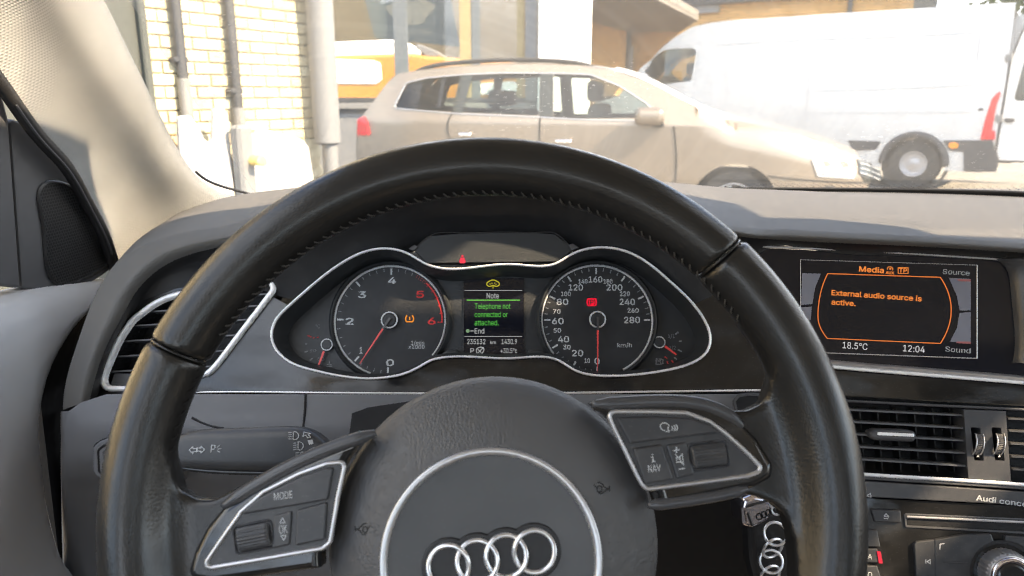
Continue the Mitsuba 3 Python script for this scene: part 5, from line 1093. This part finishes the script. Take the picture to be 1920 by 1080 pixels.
put('window_trim', K.F.mesh(tube(np.c_[wr_, K.wf(wr_[:, 0], wr_[:, 1]) + .002], .007, 8, closed=True)), 'm_alu', 'estate_car', smooth=True, label='bright strip round the side windows')
put('door_pillar', K.side(Polygon(K.locs([(863, 142), (887, 140.5), (867, 211.5), (847, 210.5)])), False, .004), 'm_glassdark', 'estate_car')
put('door_pillar', K.side(Polygon(K.locs([(1012, 136), (1037, 138), (1037, 222), (1011, 217)])), False, .004), 'm_glassdark', 'estate_car')
rl = K.locs([(772, 134), (800, 124), (850, 117), (900, 113.5), (1000, 112), (1060, 115), (1100, 122), (1118, 129)]); rl = curve(rl, 30)
put('roof_rail', K.F.mesh(tube(np.c_[rl, np.full(30, -.30)], .020, 8)), 'm_tyre', 'estate_car', smooth=True, label='dark roof rail')
for L in ([(848, 213), (839, 240), (850, 268)], [(1013, 220), (1012, 262), (1014, 300)], [(1263, 236), (1268, 290), (1266, 340)]): put('door_gap', K.strip(L, .009, .0), 'm_tyre', 'estate_car', smooth=True)
for x in ((862, 252, 884, 252), (1042, 265, 1072, 265)): put('door_handle', K.strip([(x[0], x[1]), (x[2], x[3])], .018, .02), 'm_chrome', 'estate_car', smooth=True)
K.pad([(671, 223), (684, 218), (690, 232), (694, 254), (671, 254)], 'm_redlens', 'tail_light', .03, 'red tail light')
K.pad([(1520, 300), (1532, 290), (1578, 292), (1596, 305), (1606, 322), (1600, 336), (1532, 332)], 'm_lensgrey', 'headlight', .02, 'clear headlight')
for hx, hy, hr in ((1545, 312, .055), (1578, 314, .060)): q_ = K.loc(hx, hy); put('lamp', K.F.mesh(lathe([(.001, -.01), (hr * .6, -.004), (hr, .012), (hr * 1.08, .006)], 20).apply_translation([*q_, float(K.wf(*q_)) + .012])), 'm_chrome', 'estate_car__headlight', smooth=True)
K.pad([(1606, 297), (1628, 305), (1650, 318), (1652, 340), (1620, 340), (1610, 322)], 'm_glassdark', 'grille', .02, 'dark grille with bright bars')
for dy in (0, 9, 18): put('bar', K.strip([(1611, 306 + dy), (1630, 311 + dy), (1648, 319 + dy)], .007, .02), 'm_lensgrey', 'estate_car__grille', smooth=True)
put('bumper_line', K.strip([(1440, 330), (1520, 338), (1600, 342), (1648, 345)], .008, .002), 'm_tyre', 'estate_car', smooth=True)
mp = K.loc(1218, 217); put('mirror', K.F.mesh(rbox(.26, .15, .20, .06, (mp[0], mp[1], .12))), 'm_carpaint', 'estate_car', smooth=True, label='door mirror')
put('mirror_arm', K.F.mesh(rbox(.10, .05, .16, .02, (mp[0] + .08, mp[1] - .07, .02))), 'm_tyre', 'estate_car', smooth=True)
K.wheel(fx, .325, .21); K.wheel(rx, .325, .21)
put('arch_liner', K.F.mesh(cat([lathe([(.385, -.3), (.385, -.03)], 30).apply_translation([x, .33, 0]) for x in (fx, rx)])), 'm_tyre', 'estate_car')
def seat(x, w, wd): return cat([rbox(.16, .62, wd, .06, (x - .05, .90, w)), rbox(.50, .16, wd, .06, (x + .22, .60, w)), rbox(.10, .19, .26, .045, (x - .10, 1.33, w))])
for x, w in ((2.35, -.52), (2.35, -1.28)): put('seat', K.F.mesh(seat(x, w, .50)), 'm_seatdark', 'estate_car', smooth=True)
put('rear_seat', K.F.mesh(cat([rbox(.16, .60, 1.35, .06, (1.35, .84, -.91))] + [rbox(.09, .16, .24, .04, (1.30, 1.26, w)) for w in (-.45, -.91, -1.35)])), 'm_seatdark', 'estate_car', smooth=True)
put('cabin_floor', K.F.mesh(cat([cbox(2.6, .05, 1.6, .01, (2.0, .45, -.91)), rbox(.45, .35, 1.5, .08, (3.25, .88, -.91))])), 'm_seatdark', 'estate_car')
put('steering_wheel', K.F.mesh(tube(np.array([(2.95 + .06 * math.sin(g), 1.03 + .17 * math.sin(g), -.52 + .18 * math.cos(g)) for g in np.linspace(0, 2 * np.pi, 25)[:-1]]), .014, 6, closed=True)), 'm_seatdark', 'estate_car', smooth=True)
tag('estate_car', 'beige brown estate car with roof rails parked across the view', 'car')

# ------------------------------------------------------------------ white van with its rear door open
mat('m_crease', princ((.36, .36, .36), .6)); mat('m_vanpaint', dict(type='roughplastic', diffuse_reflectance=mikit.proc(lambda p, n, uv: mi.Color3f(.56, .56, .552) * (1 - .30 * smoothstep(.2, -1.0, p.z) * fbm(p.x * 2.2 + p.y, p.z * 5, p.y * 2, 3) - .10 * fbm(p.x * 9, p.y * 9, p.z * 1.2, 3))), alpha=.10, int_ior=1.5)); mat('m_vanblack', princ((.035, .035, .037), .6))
def vw(x, z):
    x, z = np.asarray(x, float), np.asarray(z, float); return -.07 * np.clip((z - 1.1) / 1.3, 0, 1.2) ** 1.5 - .45 * np.clip((-4.3 - x) / 1.2, 0, 1) ** 2
V = Car('delivery_van', (6.42, 9.75, GZ), (.78, -.626, 0), 1.95, vw)
top_px = [(1880, 6), (1700, 18), (1550, 27), (1400, 37), (1336, 42), (1300, 50), (1268, 68), (1236, 94), (1202, 127)]
TP = V.locs(top_px); x0 = V.loc(1884, 150)[0]
nose_v = np.array([TP[-1], [TP[-1, 0] - .42, TP[-1, 1] - .48], [TP[-1, 0] - .95, 1.12], [TP[-1, 0] - 1.15, .8], [TP[-1, 0] - 1.18, .4]])
outv = np.vstack([[[x0, .38], [x0 + .01, 1.4]], [[x0 - .02, TP[0, 1]]], TP[1:], nose_v[1:], [[nose_v[-1, 0] + .3, .3], [x0 - .1, .3]]])
wx = V.loc(1712, 300)[0]; wr = .365
VW_ = V.locs([(1208, 134), (1226, 108), (1244, 95), (1262, 91), (1300, 90), (1306, 96), (1300, 130), (1296, 152), (1230, 160)])
bodyv = Polygon(outv).buffer(0).difference(Point(wx, wr).buffer(.40, quad_segs=12)).difference(Polygon(rounded(VW_, .03))).difference(Point(wx - 3.7, wr).buffer(.39))
for far in (False, True): put('side', V.side(bodyv, far), 'm_vanpaint', 'delivery_van', smooth=40)
put('cab_window', V.side(Polygon(rounded(VW_, .03)), False, -.015), 'm_tint', 'delivery_van'); put('cab_window', V.side(Polygon(rounded(VW_, .03)), True, -.015), 'm_tint', 'delivery_van')
put('roof', V.top(TP[:6], .05), 'm_vanpaint', 'delivery_van', smooth=True); put('windscreen', V.top(np.vstack([TP[6:], nose_v[1:2]]), .04), 'm_glassdark', 'delivery_van', smooth=True); put('front', V.top(nose_v[1:], .02), 'm_vanpaint', 'delivery_van', smooth=True); put('roof_front', V.top(TP[5:7], .05), 'm_vanpaint', 'delivery_van', smooth=True)
put('bulkhead', V.F.mesh(cbox(.05, 1.7, 1.8, 0, (VW_[:, 0].max() + .12, 1.3, -.97))), 'm_palepaint', 'delivery_van'); put('cab_seat', V.F.mesh(cat([rbox(.18, .7, .5, .07, (VW_[:, 0].max() - .25, 1.25, w)) for w in (-.5, -1.4)] + [rbox(.12, .2, .26, .05, (VW_[:, 0].max() - .28, 1.72, w)) for w in (-.5, -1.4)])), 'm_seatdark', 'delivery_van', smooth=True)
put('load_floor', V.F.mesh(cbox(4.0, .06, 1.8, 0, (x0 - 2.0, .62, -.97))), 'm_vanblack', 'delivery_van'); put('underbody', V.F.mesh(cbox(4.6, .25, 1.5, .05, (x0 - 2.6, .45, -.97))), 'm_vanblack', 'delivery_van')
for L in ([(1345, 85), (1440, 79), (1640, 71), (1838, 61)], [(1838, 61), (1832, 110), (1822, 160)], [(1520, 82), (1515, 170), (1508, 240)], [(1500, 172), (1640, 168), (1822, 160)], [(1510, 212), (1650, 212), (1818, 210)], [(1310, 100), (1302, 170), (1300, 215)]): put('panel_crease', V.strip(L, .010, -.003), 'm_crease', 'delivery_van', smooth=True)
V.pad([(1590, 263), (1652, 265), (1642, 280), (1600, 282)], 'm_vanblack', 'side_moulding', .03); V.pad([(1768, 263), (1862, 263), (1866, 290), (1780, 282)], 'm_vanblack', 'side_moulding', .03); V.pad([(1808, 284), (1868, 280), (1874, 300), (1868, 322), (1808, 321)], 'm_vanblack', 'rear_bumper', .05)
V.pad([(1780, 268), (1790, 266), (1798, 270), (1797, 277), (1786, 279), (1779, 275)], 'm_amber', 'side_marker', .045, 'amber side marker')
V.pad([(1873, 171), (1877, 174), (1868, 200), (1860, 243), (1866, 246), (1866, 262), (1838, 262), (1848, 222), (1860, 185)], 'm_redlens', 'tail_light', .03, 'tall red tail light')
t_ = np.linspace(0, np.pi, 30); put('wheel_arch', V.F.mesh(tube(np.c_[wx + .40 * np.cos(t_), wr + .40 * np.sin(t_), np.full(30, .0)], .045, 8)), 'm_vanblack', 'delivery_van', smooth=True)
put('arch_liner', V.F.mesh(lathe([(.40, -.4), (.40, -.01)], 30).apply_translation([wx, wr, 0])), 'm_vanblack', 'delivery_van'); V.wheel(wx, wr, .175, .2, steel=True, R=.335)
put('latch_plate', V.F.mesh(cbox(.05, .03, .03, .006, (*V.loc(1839, 205), .0))), 'm_vanblack', 'delivery_van')
VD = Frame(V.F.world(np.array([x0 + .03, 0, -.01])), (.93, -.367, 0), (0, 0, 1))
dp = rounded([(0, .46), (0.0, 1.72), (.07, 2.05), (.16, 2.28), (.26, 2.36), (.9, 2.38), (.9, .46)], .05); dwn = rounded([(.10, 1.22), (.17, 1.95), (.25, 2.05), (.78, 2.05), (.78, 1.22)], .05)
put('rear_door', VD.mesh(extr(Polygon(dp).difference(Polygon(dwn)), -.05, 0)), 'm_vanpaint', 'delivery_van', label='open rear door with a window'); put('door_window', VD.mesh(plate(Polygon(dwn), -.02)), 'm_glassdark', 'delivery_van__rear_door')
put('door_handle', VD.mesh(cbox(.10, .05, .05, .01, (.09, .98, .02))), 'm_vanblack', 'delivery_van__rear_door'); put('door_seal', VD.mesh(tube(np.c_[dp[[*range(len(dp))]], np.full(len(dp), .0)], .012, 6, closed=True)), 'm_vanblack', 'delivery_van__rear_door', smooth=True)
put('hinge', V.F.mesh(cat([cbox(.08, .09, .06, .01, (x0 + .01, z, .0)) for z in (1.0, 1.75)])), 'm_palepaint', 'delivery_van') if False else None
for z in (1.0, 1.75): put('hinge', V.F.mesh(cbox(.08, .09, .05, .01, (x0 + .01, z, .0))), 'm_palepaint', 'delivery_van')
put('far_door', V.F.mesh(cbox(.9, 1.9, .05, .02, (x0 + .42, 1.42, -2.0))), 'm_greypaint', 'delivery_van'); put('tow_hook', V.F.mesh(tube([(x0 - .05, .42, -.5), (x0 + .16, .42, -.5), (x0 + .20, .50, -.5)], .02, 8)), 'm_vanblack', 'delivery_van', smooth=True)
tag('delivery_van', 'tall white delivery van with its rear door swung open', 'van')
# tree beyond the van, far right
tx, ty = 13.8, 20.5
put('trunk', tube([(tx, ty, GZ), (tx + .1, ty, 1.0), (tx - .1, ty + .1, 2.6)], [.22, .17, .10], 10), 'm_soffit', 'tree', smooth=40)
q = rng.normal(size=(2600, 3)); q /= np.linalg.norm(q, axis=1, keepdims=True); q *= rng.uniform(.3, 1, (2600, 1)) ** .5; q *= np.array([2.4, 2.0, 1.6]) * (.7 + .6 * meshkit.noise(q * 2.2, 5))[:, None]
tv = rng.normal(size=(2600, 3, 3)) * .11 + (q + [tx, ty, 3.4])[:, None]
scene['m_leaf'] = dict(type='principledthin', base_color=rgb(.07, .11, .03), roughness=.6, diff_trans=.7)
put('crown', tm(tv.reshape(-1, 3), np.arange(7800).reshape(-1, 3)), 'm_leaf', 'tree', smooth=False); tag('tree', 'green tree above the rear end of the white van', 'tree')
